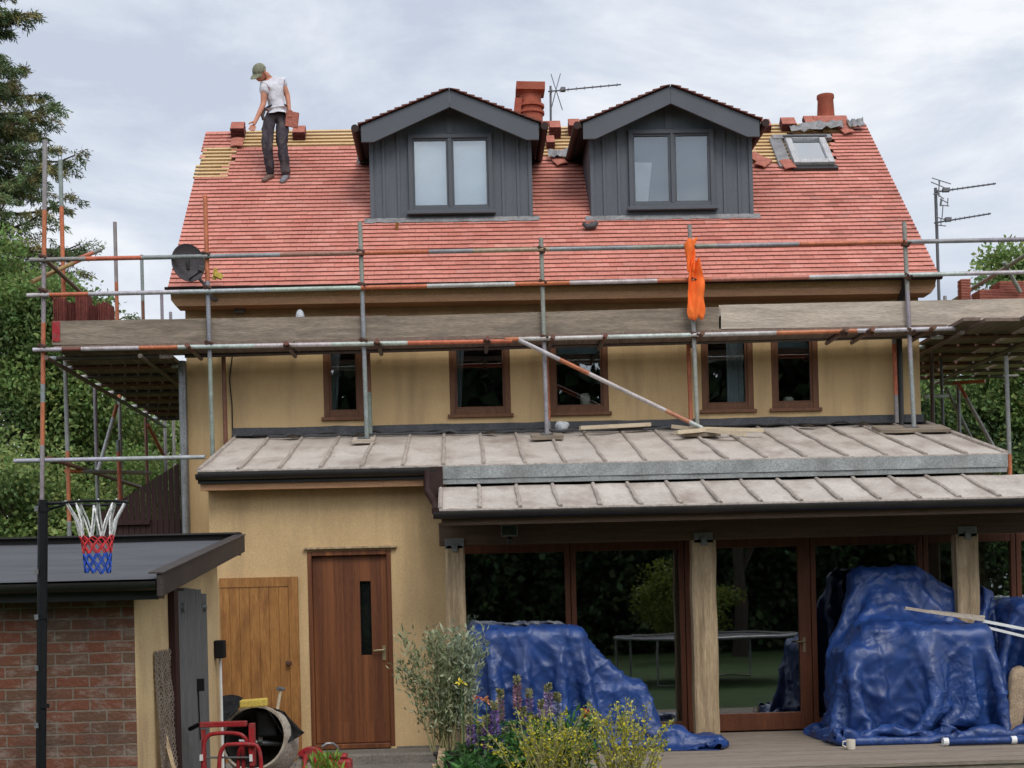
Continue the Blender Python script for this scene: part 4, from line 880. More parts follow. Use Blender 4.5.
for k, (px, ty, c) in enumerate(postx):
    y = 18.0
    for _ in range(30):                       # depth at which the outer row passes this sight line
        y += (Xc-at(px, 350, y).x)*-2.2 if False else 0
        d = ray(px, 350); y = CAM.y+d.y*((Xc-CAM.x)/d.x); break
    top = at(px, ty, y); mb_ = [((.08, .26, c), (.50, .62, OR)), ((.5, .75, OR),), ((.12, .35, c), (.55, .75, OR)), ((.1, .5, c), (.7, .8, OR)), (), ()][k]
    tubeseg('standard', (Xc, y, top.z), (Xc, y, -.1), mb_)
tubeseg('brace', at(117, 405, 19.6), at(98, 471, 19.2), ((0, .2, OR),), WH); tubeseg('brace', at(48, 458, YF+.1), at(140, 487, 21.5), ((0, 1, RU),))
tubeseg('ledger', at(66, 471, 18.2), at(150, 473, 21), ((.0, .15, OR),)); tubeseg('brace', at(148, 425, 20.6), at(164, 456, 21.6), ((0, 1, OR),))
tubeseg('brace', at(120, 500, 19.5), at(118, 440, 19.5), ((0, .8, OR),))
# corner stubs of the left return
tubeseg('guard_rail', at(32, 282, YF+.05), at(82, 259, 18.3), ((.0, .8, (.40, .26, .10)), (.8, 1, OR)), (.4, .26, .1)); tubeseg('guard_rail', at(46, 260, YF+.02), at(80, 292, 18.6), ((0, 1, (.22, .15, .10)),))
tubeseg('guard_rail', at(48, 292, YF+.02), at(62, 308, 18.2), ((0, 1, (.22, .15, .1)),))
tubeseg('guard_rail', at(80, 258, 18.3), at(100, 250, 18.9), ((0, .6, OR),))
# right return
XA, XB = WR+.12, 8.2; zRt = zpr-.0
for k in range(9):
    x = XA+.02+k*.232; mb = MB(); e = YF+.66 if x < at(945, 325, YF).x else YF-.42-.08*(k % 2); zj = .012*((k*2) % 3); mb.box(x, x+.205, e, 21.0, zRt-.045-zj, zRt-.006-zj); mb.build('platform_board', 'boardd' if k < 4 else 'boardp', sc)
for i, y in enumerate([17.6, 18.3, 19.0, 19.7, 20.4, 21.0]): tubeseg('transom', (XA-.1, y, zRt-.09), (XB, y, zRt-.09), ((0, .06, WH), (.06, .5, RU)), (.15, .12, .1))
for x in (XA+.08, 7.05): tubeseg('ledger', (x, 17.0, zRt-.145), (x, 21.2, zRt-.145), ((0, .5, (.16, .11, .09)),), (.2, .17, .15))
p = at(1006, 356, 17.6); q = at(1012, 470, 17.6); tubeseg('standard', (p.x, 17.6, p.z), (q.x, 17.6, -.1), ((.27, .33, OR),))
p = at(958, 384, 20.5); tubeseg('standard', (p.x, 20.5, p.z), (p.x+.02, 20.5, -.1)); p = at(931, 345, 18.6); tubeseg('standard', (p.x, 18.6, p.z+.05), (p.x, 18.6, -.1), ((0, 1, (.09, .06, .05)),))
tubeseg('brace', at(958, 383, 20.4), at(994, 448, 19.6), ((0, .25, OR),), WH); tubeseg('brace', at(946, 388, 20.4), at(972, 440, 20.8)); tubeseg('transom', at(940, 384, 20.6), at(985, 381, 20.2), ((.3, 1, OR),))
tubeseg('transom', at(924, 397, 18.9), at(948, 396, 19.0), (), WH); tubeseg('guard_rail', at(953, 301, 19.6), at(1040, 246, 17.2), (), (.33, .29, .25)); tubeseg('guard_rail', at(1004, 262, 18.0), at(1020, 292, 18.2))
tubeseg('standard', at(945, 296, 21), at(945, 306, 21))
# small clips under the platforms
for px, py in ((49, 358), (59, 358), (80, 372), (109, 390), (142, 356), (149, 361), (154, 367), (159, 374), (166, 379), (171, 384)):
    pass

# ------------------------------------------------------------------ things on the scaffold and roof
for k, (x, h, lb) in enumerate([(64, 27, 'bundle of red clay tiles at the left corner of the platform'), (75, 29, 'second bundle of tiles from the corner post, on edge'), (86, 31, 'tallest bundle of red tiles in the platform heap'), (97, 26, 'bundle of red tiles in the middle of the platform heap'),
                                (108, 21, 'low bundle of red tiles at the right of the platform heap'), (125, 8, 'single flat tile pile at the right end of the heap')]):
    p = at(x, 318.5, YF+.35); s = F/p.y; c = V((p.x, YF+.28+.09*(k % 2), zpl)); mb = MB(); w_ = (11 if h > 10 else 20)/s; n = 7; hh = h/s+.27-.07*(k % 2)
    n = 9; fr, zs = [], []
    for i in range(n):
        a = -w_/2+w_*i/n; o = hh+random.uniform(-.025, .015); dy = random.uniform(0, .02)
        fr += [(a, -.13-dy), (a+w_/n*.70, -.13-dy), (a+w_/n*.74, -.09), (a+w_/n*.98, -.09)]; zs += [o, o, o-.035, o-.035]
    m_ = len(fr); hm = hh*.46; rows = [(lambda z: 0, 0), (lambda z: hm-.014, 0), (lambda z: hm-.012, .04), (lambda z: hm+.010, .04), (lambda z: hm+.012, 0), (lambda z: z, 0)]
    vs = [V((c.x+x, c.y+y+ins, c.z+fz(z))) for fz, ins in rows for (x, y), z in zip(fr, zs)]+[V((c.x+x, c.y+.13, c.z)) for x, y in fr]+[V((c.x+x, c.y+.13, c.z+z)) for (x, y), z in zip(fr, zs)]
    fs = [(r_*m_+i, r_*m_+i+1, (r_+1)*m_+i+1, (r_+1)*m_+i) for r_ in range(5) for i in range(m_-1)]+[(5*m_+i, 5*m_+i+1, 7*m_+i+1, 7*m_+i) for i in range(m_-1)]+[(6*m_+i+1, 6*m_+i, 7*m_+i, 7*m_+i+1) for i in range(m_-1)]
    mb.add(vs, fs+[(6*m_, 0, m_, 2*m_, 3*m_, 4*m_, 5*m_, 7*m_), tuple(r_*m_+m_-1 for r_ in (0, 6, 7, 5, 4, 3, 2, 1))])
    tag(mb.build('tile_bundle', 'tiledk' if k % 2 else 'tilemid', None, loc=c), lb, 'tile bundle', 'tile bundles on the left platform')
p = at(358, 318, YF+.35); tile_stack('tile_stack', (p.x, YF+.34, zpl+.02), .3, .2, .32, 'stack of red tiles on the platform above the left window', 'tiles on the front platform', False, m='tiledk')
p = at(255, 318, YF+.35); tile_stack('tile_stack', (p.x, YF+.40, zpl+.02), .32, .2, .225, 'low row of red tiles on the platform near the cable elbow', 'tiles on the front platform', False, m='tiledk')
for k, (px, lb) in enumerate([(988, 'red tile bundle on the right platform under the sloping tube'), (1008, 'red tile bundle on the right platform nearest the frame edge')]):
    p = at(px, 296, 18.4); tile_stack('tile_bundle', (p.x, 18.4, zRt-.004), .32, .3, .62+.1*k, lb, 'tile bundles on the right platform', False, m='tilered')
p = at(981, 290, 18.2); tile_stack('tile_bundle', (p.x-.02, 18.75, zRt-.004), .12, .14, .85, 'narrow upright pile of orange tiles behind the right bundles', 'tile bundles on the right platform', False, m='tilered')
q = MB(); c = at(300, 316, YF+.3); q.ball(c+V((0, 0, -.02)), (.055, .05, .1), n=9, m=7)
tag(q.build('polythene_scrap', 'plasticbag', None, True, loc=c), 'small white crumpled scrap peeping over the toe board', 'scrap')
# hi-vis waistcoat
mb = MB(); 
def cloth_strip(c0, c1, wd0, wd1, Y, seed, n=16, m_=12):
    vs = []
    for j in range(n+1):
        t = j/n; cpt = c0.lerp(c1, t); wv = wd0+(wd1-wd0)*math.sin(min(1, t*1.25)*math.pi*.5)
        if t > .85: wv *= 1-(t-.85)*2.4
        for i in range(m_+1):
            u = i/m_-.5; a = u*5.2+seed+t*1.3
            vs.append(V((cpt.x+u*wv*1.15+.02*noise.noise(V((u*3, t*4, seed))), Y-.06+.04*math.sin(a*1.15+t*2)+.03*noise.noise(V((u*5, t*5, seed))), cpt.z+.03*u+.02*math.cos(a*2))))
    return vs, [(j*(m_+1)+i, j*(m_+1)+i+1, (j+1)*(m_+1)+i+1, (j+1)*(m_+1)+i) for j in range(n) for i in range(m_)]
c0, c1 = at(694, 262, YF-.04), at(695.5, 320, YF-.04); mb.add(*cloth_strip(c0, c1, .10, .19, YF-.04, 1.)); 
c0, c1 = at(690, 241, YF-.05), at(689.5, 274, YF-.05); mb.add(*cloth_strip(c0, c1, .12, .09, YF-.06, 4., 10, 8))
vt = mb.build('hi_vis_vest', 'hivis', None, True, loc=c0); tag(vt, 'orange high visibility vest hanging from a scaffold tube', 'vest')
s_ = vt.modifiers.new('thick', 'SOLIDIFY'); s_.thickness = .006
# satellite dish
dc = at(187.5, 263, YE-.32); sdh = empty('satellite_dish', dc, 'dark grey mesh satellite dish at the left end of the eaves', 'satellite dish')
ax = V((.62, -.78, -.02)).normalized(); mb = MB(); prof = [(.002, -.03), (.06, -.028), (.12, -.016), (.17, .004), (.196, .02), (.2, .024), (.196, .028), (.17, .01), (.1, -.018), (.0, -.026)]
mb.lathe([(r_*1.12, h_) for r_, h_ in prof], dc, ax, 28); mb.build('dish', 'dish', sdh, smooth='a')
mb = MB(); f_ = dc+ax*.26+V((.03, 0, -.14)); mb.path([dc+V((.02, 0, -.19)), f_], .012, 8); mb.rbox(f_+V((0, 0, .02)), (.03, .05, .03), (0, .3, .2)); mb.rbox(dc-ax*.05, (.05, .03, .07)); mb.build('feed_arm', 'blackpl', sdh, bevel=.004)
mb = MB(); e = at(240, 306, YW-.05); mb.path([dc-ax*.06, at(208, 288, YE-.1), at(212, 298, YE-.02), at(222, 302, YW-.2), at(236, 302.5, YW-.1), e], .019, 8); mb.build('mast', 'aerial', sdh, smooth='a')
mb = MB(); mb.rbox(e, (.06, .05, .09)); mb.rbox(e+V((.06, 0, .02)), (.03, .06, .03)); mb.build('wall_bracket', 'steel', sdh, bevel=.006)
q = MB(); c = at(215, 274, YE-.1); q.rbox(c, (.02, .02, .07), (.2, .2, 0)); q.rbox(c+V((.04, 0, -.02)), (.05, .03, .03), (0, .4, .3))
tag(q.build('debris_scrap', 'yellowpl', None, loc=c), 'pale yellow scrap lodged in the gutter beside the dish', 'scrap')
# aerials
def yagi(par, boom0, boom1, nel, el_dir, el_len, r=.008):
    mb = MB(); mb.path([boom0, boom1], r*1.3, 6); mb.build('boom', 'aerial', par, smooth='a')
    mb = MB(); d = V(boom1)-V(boom0)
    for i in range(nel):
        c = V(boom0)+d*((i+.5)/nel); l = el_len*(1-.35*i/nel); mb.path([c-el_dir*l/2, c+el_dir*l/2], r*.7, 5)
    o = mb.build('directors', 'aerial', par); o['kind'] = 'stuff'
    return o
b = at(550, 128, 21.5); ar = empty('aerial', b, 'grey television aerial behind the ridge between the dormers', 'aerial')
mb = MB(); t_ = at(550.5, 86, 21.5); mb.path([V((b.x, 21.5, b.z-.8)), t_], .017, 8); mb.build('mast', 'aerial', ar, smooth='a')
yagi(ar, at(548, 91.5, 21.45), at(621, 84.5, 21.3), 9, V((.12, .35, .9)).normalized(), .07)
mb = MB(); c = at(556, 90, 21.45)
for a, l_ in ((1.05, .32), (2.0, .3)): mb.path([c+V((-math.cos(a)*.0, 0, 0)), c+V((math.cos(a)*l_*.5, .1, math.sin(a)*l_))], .007, 5); mb.path([c, c+V((math.cos(a)*l_*.6, .1, -math.sin(a)*l_*.95))], .007, 5)
mb.rbox(at(563, 89.5, 21.45), (.035, .03, .03)); mb.build('reflector', 'aerial', ar)
b = at(939, 306, 19.2); ar = empty('aerial', (b.x, 19.2, 4.6), 'tall mast with two television aerials right of the roof', 'aerial')
mb = MB(); mb.path([V((b.x+.02, 19.2, 3.0)), at(935.5, 188, 19.2)], .022, 8); mb.build('mast', 'aerial', ar, smooth='a')
yagi(ar, at(935, 192, 19.15), at(996, 183.5, 18.9), 12, V((.15, .4, .9)).normalized(), .055); yagi(ar, at(934, 223, 19.15), at(991, 213.5, 18.9), 12, V((.15, .4, .9)).normalized(), .055)
mb = MB()
for (x0, y0, x1, y1) in ((932, 178, 951, 184), (931, 182, 950, 190), (940, 199, 948, 203), (940, 205, 949, 206), (933, 194, 940, 194), (936, 217, 946, 220), (937, 225, 946, 226)): mb.path([at(x0, y0, 19.1), at(x1, y1, 19.1)], .007, 5)
for (x0, y0, x1, y1) in ((939, 180, 939, 197), (948, 198, 947.5, 206), (941, 198, 940, 206), (943, 205.5, 942, 219), (937, 194, 944, 199), (940, 180, 938, 194), (941, 218, 941, 226), (942, 199, 941, 206)): mb.path([at(x0, y0, 19.1), at(x1, y1, 19.1)], .007, 5)
mb.rbox(at(946, 190, 19.1), (.045, .03, .025)); mb.rbox(at(948, 219.5, 19.1), (.04, .03, .025)); mb.build('reflector', 'aerial', ar)
# litter on the lean-to roof
mb = MB(); c = leanpt(566, 428, .05); n = 10
for k in range(5): mb.ball(c+V((random.uniform(-.11, .11), random.uniform(-.05, .05), random.uniform(-.02, .04))), (random.uniform(.04, .09), .06, random.uniform(.03, .06)), n=8, m=6)
bm = bmesh.new(); o = mb.build('polythene_bag', 'plasticbag', None, True, loc=c); bm.from_mesh(o.data); bm.free(); rm = o.modifiers.new('join', 'REMESH'); rm.mode = 'VOXEL'; rm.voxel_size = .015
tag(o, 'crumpled white polythene lying against the flashing under a window', 'polythene')
for k, (a, b, w_, lb) in enumerate([((580, 430.5), (650, 427), .05, 'thin timber batten lying along the flashing'), ((673, 429), (745, 437), .05, 'pale batten lying across the roof by the brace foot'), ((676, 435), (715, 432), .07, 'short pale board at the foot of the brace'), ((690, 431), (764, 433), .03, 'thin pale lath lying to the right of the brace foot')]):
    mb = MB(); p, q = leanpt(*a, .06), leanpt(*b, .05); mb.beam(p+ln*.03, q+ln*.03, w_*1.3, .045); tag(mb.build('timber_batten', 'palewood', None, loc=p), lb, 'batten', 'timber offcuts on the lean-to roof')
pts = []
for i in range(90):
    t = i/89; x = at(205, 440, YW).x+.6+(5.4-at(205, 440, YW).x-.6)*t; y = YW-.13-.07*abs(noise.noise(V((t*22, 3, 1)))); pts.append(V((x, y, leanZ(y)+.035+.05*max(0, noise.noise(V((t*30, 8, 1)))))))
mb = MB(); mb.path(pts, .012, 6); p = []
tag(mb.build('cable', 'cable', None, loc=pts[0]), 'long black cable trailing along the top of the lean-to roof', 'cable')
pts = []
for i in range(60):
    t = i/59; x = -2.3+5.2*t; y = YW-.2-.12*abs(noise.noise(V((t*14, 9, 4)))); pts.append(V((x, y, leanZ(y)+.03+.05*max(0, noise.noise(V((t*25, 2, 6)))))))
mb = MB(); mb.path(pts, .016, 6); tag(mb.build('hose', 'leaddk', None, loc=pts[0]), 'dark hose lying in front of the cable on the lean-to roof', 'hose')
for k in range(6):
    x = [-2.0, -1.2, .4, 3.2, 4.3, 5.0][k]; y = YW-.22-random.uniform(0, .12); c = V((x, y, leanZ(y)+.02)); mb = MB()
    n = 9; ring = [(c.x+random.uniform(.06, .15)*math.cos(2*math.pi*i/n), c.y+random.uniform(.03, .08)*math.sin(2*math.pi*i/n)) for i in range(n)]
    mb.add([(a, b, leanZ(b)+.025) for a, b in ring]+[(c.x, c.y, leanZ(c.y)+.07)], [(i, (i+1) % n, n) for i in range(n)])
    tag(mb.build('mortar_debris', 'soil', None, loc=c), 'small dark heap of dirt along the top edge of the lean-to roof', 'debris', 'dirt heaps on the lean-to roof')

# ------------------------------------------------------------------ shed in the left foreground
YS0, YS1 = 9.95, 13.35
shed = empty('shed', (-3.2, YS0, -.15), 'low brick shed with a grey felt roof and black gutter in the left foreground', 'shed')
sXR = at(136, 680, YS0).x; sXL = -5.6
zf = at(160, 577, YS0-.22); zbk = at(240, 538, YS1+.1)
XV = at(162, 580, YS0-.22).x        # verge line
def sz(y): return zf.z+(zbk.z-zf.z)*(y-zf.y)/(zbk.y-zf.y)
def szl(x, y): return sz(y)
mb = MB(); mb.box(sXL, sXR-.002, YS0, YS0+.11, -.2, sz(YS0)-.10); mb.build('brick_wall', 'brick', shed)
A = [(YS0+.001, -.2), (YS1, -.2), (YS1, sz(YS1)-.14), (YS0+.001, sz(YS0)-.10)]
mb = MB(); mb.add([(sXR-.0, *p) for p in A]+[(sXR-.11, *p) for p in A], [(0, 1, 2, 3), (7, 6, 5, 4), (0, 3, 7, 4), (3, 2, 6, 7), (1, 5, 6, 2)]); mb.box(sXL, sXR-.11, YS1-.1, YS1, -.2, sz(YS1)-.15); mb.build('side_wall', 'stucco2', shed)
def slab(mb, x0, x1, y0, y1, h0, h1):
    mb.hexa([(x0, y0, sz(y0)+h0), (x1, y0, sz(y0)+h0), (x1, y1, sz(y1)+h0), (x0, y1, sz(y1)+h0), (x0, y0, sz(y0)+h1), (x1, y0, sz(y0)+h1), (x1, y1, sz(y1)+h1), (x0, y1, sz(y1)+h1)])
yf_ = YS0-.20
mb = MB(); slab(mb, sXL-.2, XV-.03, yf_, YS1+.05, -.09, -.035)
n = 24; vs = []
for j in range(n+1):
    for i in range(9): y = yf_-.03+(YS1+.06-yf_)*j/n; x = sXL-.2+(XV-.02-sXL+.2)*i/8; vs.append((x, y, sz(y)-.022+.006*noise.noise(V((x*2, y*3, 1)))+(.010 if j % 6 == 0 else 0)))
mb.add(vs, [(j*9+i, j*9+i+1, (j+1)*9+i+1, (j+1)*9+i) for j in range(n) for i in range(8)]); mb.build('felt_roof', 'felt', shed)
mb = MB(); slab(mb, XV-.02, XV+.02, yf_-.10, YS1-.0, -.12, .03); mb.build('verge_board', 'trimtop', shed, bevel=.004)
mb = MB(); slab(mb, XV-.07, XV+.03, yf_-.11, YS1+.0, .031, .041); mb.build('verge_capping', 'trimtop', shed)
mb = MB(); mb.box(sXL-.2, XV-.03, YS1+.05, YS1+.10, sz(YS1)-.15, sz(YS1)+.044); mb.box(sXL-.2, XV-.021, YS1-.02, YS1+.12, sz(YS1)+.045, sz(YS1)+.06); mb.build('rear_board', 'darktrim', shed)
mb = MB(); halfpipe(mb, sXL-.2, XV-.025, yf_-.06, sz(yf_)-.03, .06); mb.box(sXL-.2, XV-.03, yf_+.001, yf_+.025, sz(yf_)-.15, sz(yf_)-.03); mb.box(sXL-.2, XV-.03, yf_+.026, YS0-.002, sz(yf_)-.145, sz(yf_)-.12); mb.build('gutter', 'blackpl', shed, smooth='a')
# grey plank door on the side wall and its dark jamb
def sideY(px, z=1.):           # depth at which a sight line meets the side wall
    d = ray(px, 650); return CAM.y+d.y*((sXR-CAM.x)/d.x)
ya, yb = sideY(173), sideY(202.5); zt_ = 1.55+(598-586.5+6)/F*12.2
mb = MB(); wdt = (yb-ya)
for i in range(5):
    a = ya+wdt*i/5; mb.box(sXR+.004, sXR+.045, a+.003, a+wdt/5-.003, -.1, zt_-(.03 if i in (0, 4) else 0)-.004*i)
mb.box(sXR+.003, sXR+.03, ya+.002, yb-.002, -.09, zt_-.05)
pdr = mb.build('plank_door', 'greywood', shed)
mb = MB()
for yy in (ya+.15, yb-.16): mb.lathe([(0, .03), (.035, .025), (.04, .0)], (sXR+.046, yy, zt_-.16), (1, 0, 0), 10)
mb.build('bolt_head', 'steel', pdr, smooth='a')
mb = MB(); yk = (ya+yb)/2+.1; zk = at(196, 685, yk).z; mb.rbox((sXR+.07, yk, zk), (.03, .02, .05)); mb.path([(sXR+.05, yk, zk), (sXR+.06, yk, zk-.45)], .006, 6); mb.build('latch', 'rubber', pdr)
mb = MB(); mb.box(sXR+.001, sXR+.05, ya-.16, ya-.004, -.15, zt_+.1); mb.build('door_jamb', 'darkwood', shed)
# switch box and conduit at the back corner of the shed
yk = sideY(215); p = at(216, 647, yk); mb = MB(); mb.box(sXR+.002, sXR+.09, yk-.07, yk+.07, p.z-.10, p.z+.06); sb = mb.build('switch_box', 'rubber', None, loc=p, bevel=.01); tag(sb, 'small black box fixed to the shed corner with a pale conduit below', 'switch box')
mb = MB(); mb.path([(sXR+.04, yk+.02, p.z-.101), (sXR+.04, yk+.03, -.1)], .014, 8); mb.build('conduit', 'white', sb)
# expanded metal sheet leaning by the front corner
ya, yb = sideY(152.5), sideY(168); zt_ = at(160, 650, 10.9).z
mb = MB(); vs = []; ny, nz = 6, 30
def lp(y, z): return V((sXR+.06-.045*(z/zt_)+.012*noise.noise(V((y*7, z*5, 0))), y, z))
for k in range(nz):
    for q in range(ny):
        z = -.1+(zt_+.1)*k/nz; dz = (zt_+.1)/nz; y = ya+(yb-ya)*q/ny; dy = (yb-ya)/ny
        a, b, c, d = lp(y+.5*dy, z), lp(y+dy, z+dz*.5), lp(y+.5*dy, z+dz), lp(y, z+dz*.5)
        for p_, q_ in ((a, b), (b, c), (c, d), (d, a)): mb.beam(p_, q_, .014, .006, up=V((1, 0, 0)))
        if k % 1 == 0 and q % 2 == 0: mb.beam(lp(y, z), lp(y+dy*.9, z+dz*.6), .016, .004, up=V((1, 0, 0)))
tag(mb.build('expanded_metal_sheet', 'lath', None, loc=(sXR+.1, ya, -.1)), 'narrow brown expanded metal sheet leaning on the yellow shed wall', 'metal sheet')
mb = MB(); y_ = sideY(165); a = at(160, 722, y_-.3); mb.beam(at(178, 785, 10.5), at(160.5, 720, 10.8), .03, .02); tag(mb.build('wooden_stake', 'post', None, loc=(sXR+.2, y_, -.1)), 'grey wooden stake leaning against the shed wall before the metal sheet', 'stake')

# brown boarded fence with raking top behind the shed
Yfn = 18.6; pts = [at(x, y, Yfn) for x, y in ((100, 513), (128, 495), (150, 479), (170, 464), (187, 452))]
mb = MB(); n = 17
fn = empty('fence', (pts[0].x, Yfn, -.15), 'dark brown upright board fence with a raking top beside the house', 'fence')
xa, xb = pts[0].x, WL-.01
for i in range(n):
    a = xa+(xb-xa)*i/n; b = xa+(xb-xa)*(i+1)/n-.012; zt_ = lambda x: pts[0].z+(pts[-1].z-pts[0].z)*(x-xa)/(xb-xa)
    mb.hexa([(a, Yfn, -.15), (b, Yfn, -.15), (b, Yfn+.03, -.15), (a, Yfn+.03, -.15), (a, Yfn, zt_(a)), (b, Yfn, zt_(b)), (b, Yfn+.03, zt_(b)), (a, Yfn+.03, zt_(a))])
mb.box(xa, xb, Yfn+.031, Yfn+.06, .3, .4); mb.box(xa, xb, Yfn+.031, Yfn+.06, 1.6, 1.7); mb.box(xa, xb, Yfn+.012, Yfn+.02, -.1, pts[0].z-.1)
mb.build('board_panel', 'darkwood', fn)
mb = MB(); p, q = at(104, 523, Yfn-.04), at(150, 523, Yfn-.04); mb.box(p.x, q.x, Yfn-.05, Yfn-.003, p.z-.03, p.z+.03); mb.build('rail', 'darkwood', fn)

# ------------------------------------------------------------------ basketball hoop
YH = 9.2; p = at(42.5, 640, YH)
hoop = empty('basketball_hoop', (p.x, YH, -.15), 'basketball hoop on a black pole with a white red and blue net', 'basketball hoop')
zt_ = at(43, 500, YH).z; mb = MB(); xo = at(43, 500, YH).x; xb_ = at(41, 760, YH).x
mb.path([(xb_-.01, YH, -.15), (xb_, YH, at(41, 760, YH).z), (xo, YH, zt_)], .031, 14)
for zy in (510, 617, 706): mb.path([at(43.5, zy, YH)-V((0, 0, .012)), at(43.5, zy, YH)+V((0, 0, .012))], .036, 14)
mb.build('pole', 'bpole', hoop, smooth='a')
mb = MB()
for zy in (509, 572, 617, 668, 725): q = at(38, zy, YH); mb.rbox(q+V((.0, -.02, 0)), (.012, .02, .016))
mb.build('clamp_bolt', 'steel', hoop)
rc = at(96, 503, YH); rr = at(127, 503, YH).x-at(65, 503, YH).x; rr /= 2
mb = MB(); n = 32; mb.path([rc+V((rr*math.cos(2*math.pi*k/n), rr*math.sin(2*math.pi*k/n), 0)) for k in range(n+1)], .009, 8, cap=False); mb.path([V((xo+.03, YH, rc.z+.005)), V((rc.x-rr, YH, rc.z+.005))], .011, 8); mb.path([V((xo+.03, YH+.03, rc.z-.03)), V((rc.x-rr, YH+.04, rc.z))], .008, 8); mb.build('rim', 'bpole', hoop, smooth='a')
mb = MB(); nn_ = 10; zb_ = at(96, 573, YH).z; Ht = rc.z-zb_
lev = [(0, 1.), (.47, .54), (.53, .50), (.62, .47), (.72, .45), (.82, .43), (.91, .42), (1.0, .40)]
cw, crd, cbl = (.78, .77, .75), (.62, .05, .055), (.035, .10, .50)
def nd(l, k, ph=0):
    t, r = lev[l]; a = 2*math.pi*(k+ph)/nn_; return V((rc.x+rr*r*math.cos(a), YH+rr*r*math.sin(a), rc.z-Ht*t+.006*random.uniform(-1, 1)))
nodes = [[nd(l, k, .5*(l % 2)) for k in range(nn_)] for l in range(len(lev))]
for l in range(len(lev)-1):
    c = cw if l < 1 else (crd if l < 4 else cbl)
    for k in range(nn_):
        for q in ((k, k) if False else (k, (k-1) % nn_ if l % 2 == 0 else (k+1) % nn_)):
            a, b = nodes[l][k], nodes[l+1][q]
            if l == 0:
                m1 = a.lerp(b, .5)+ (V((rc.x, YH, 0))-V((a.x, a.y, 0)))*.10
                mb.path([a+V((0, 0, .012)), m1, b], .0055, 5, [c, c])
            else: mb.path([a, b], .0052, 5, [c])
mb.build('net', 'net', hoop, smooth='a', vc=True)

# ------------------------------------------------------------------ cement mixer and the tools by the door
Ym = 13.6; mc = at(254, 738, Ym); s_ = F/Ym
mxr = empty('cement_mixer', (mc.x, Ym+.3, -.15), 'cement mixer with a mortar crusted drum tipped towards the garden', 'cement mixer')
ax = V((-.12, -.94, .30)).normalized(); r_ = 33/s_
mb = MB(); prof = [(r_*.93, .015), (r_, .02), (r_*1.02, .0), (r_*1.07, -.12), (r_*1.12, -.26), (r_*1.12, -.34), (r_*.9, -.52), (r_*.55, -.66), (0, -.68)]
mb.lathe(prof, mc, ax, 36); mb.lathe([(r_*.93, .015), (r_*.95, -.02), (r_*1.0, -.14), (r_*1.06, -.28), (r_*.82, -.48), (0, -.6)], mc, ax, 36); mb.build('drum', 'mixer', mxr, smooth='a')
mb = MB(); mb.lathe([(r_*.90, -.03), (r_*.96, -.15), (r_*1.02, -.28), (r_*.78, -.46), (0, -.56)], mc, ax, 30); mb.build('drum_lining', 'dark', mxr, smooth='a')
mb = MB(); sd_ = ax.cross(V((0, 0, 1))).normalized()
b_ = mc-ax*.35
for sg in (-1, 1): mb.path([b_+sd_*sg*r_*1.3+V((0, 0, -.05)), b_+sd_*sg*r_*1.3+V((0, .1, -.4)), V((mc.x+sg*.2, Ym+.75, -.14))], .022, 8); mb.path([b_+sd_*sg*r_*1.3+V((0, 0, -.1)), V((b_.x+sd_.x*sg*r_*1.3, Ym-.1, -.14))], .022, 8)
mb.build('stand', 'redpaint', mxr, smooth='a')
mb = MB(); mb.path([mc-ax*.3-sd_*.2, mc-ax*.2, mc-ax*.12+sd_*.18], [.02, .03, .02], 8); mb.rbox(mc-ax*.16+V((.02, 0, .03)), (.02, .02, .03)); mb.build('paddle', 'steel', mxr, smooth='a')
# black sheet over the drum
def rag(name, poly, Y, depth, m, label, cat, seed):
    """a crumpled sheet: a polygon pulled over an arc and puckered"""
    mb = MB(); n = 14; top, bot = poly; vs = []
    for j in range(n+1):
        for i in range(n+1):
            u, v = i/n, j/n
            k = u*(len(top)-1); i0 = min(int(k), len(top)-2); f = k-i0
            tx, ty = [top[i0][q]*(1-f)+top[i0+1][q]*f for q in (0, 1)]; bx, by = [bot[i0][q]*(1-f)+bot[i0+1][q]*f for q in (0, 1)]
            yy = Y+depth*(1-v)+.06*noise.noise(V((u*4, v*4, seed))); vs.append(at(tx*(1-v)+bx*v, ty*(1-v)+by*v, yy))
    mb.add(vs, [(j*(n+1)+i, (j+1)*(n+1)+i, (j+1)*(n+1)+i+1, j*(n+1)+i+1) for j in range(n) for i in range(n)])
    o = mb.build(name, m, None, True, loc=at(*bot[0], Y)); sm = o.modifiers.new('thick', 'SOLIDIFY'); sm.thickness = .008; return tag(o, label, cat)
rag('rubber_sheet', ([(222, 696), (230, 694.5), (238, 695.5), (243, 698)], [(209, 716), (213, 722), (224, 722), (237, 710)]), 13.35, .35, 'rubber', 'black sheet folded over the left side of the mixer drum', 'sheet', 1)
rag('rubber_sheet', ([(266, 708), (274, 709), (283, 711), (284, 712)], [(270, 712), (288, 742), (297, 737), (304, 733)]), 13.6, .3, 'rubber', 'black sheet hanging to a point off the right side of the mixer drum', 'sheet', 5)
mb = MB(); a = at(254, 703, 13.5); mb.rbox(a, (.125, .075, .036), (0, -.05, .05)); n_ = mb.build('sponge', 'yellowpl', None, loc=a, bevel=.012); tag(n_, 'yellow sponge block resting on top of the mixer drum', 'sponge')
a = at(270, 709, 13.85); mb = MB(); mb.box(a.x-.11, a.x+.08, 13.7, 13.95, a.z-.25, a.z+.0); tag(mb.build('bucket_box', 'rubber', None, loc=a, bevel=.02), 'black box behind the mixer drum with a hammer standing in it', 'box')
hm = empty('hammer', at(277, 708, 13.8), 'hammer standing upright in the black box behind the mixer', 'hammer')
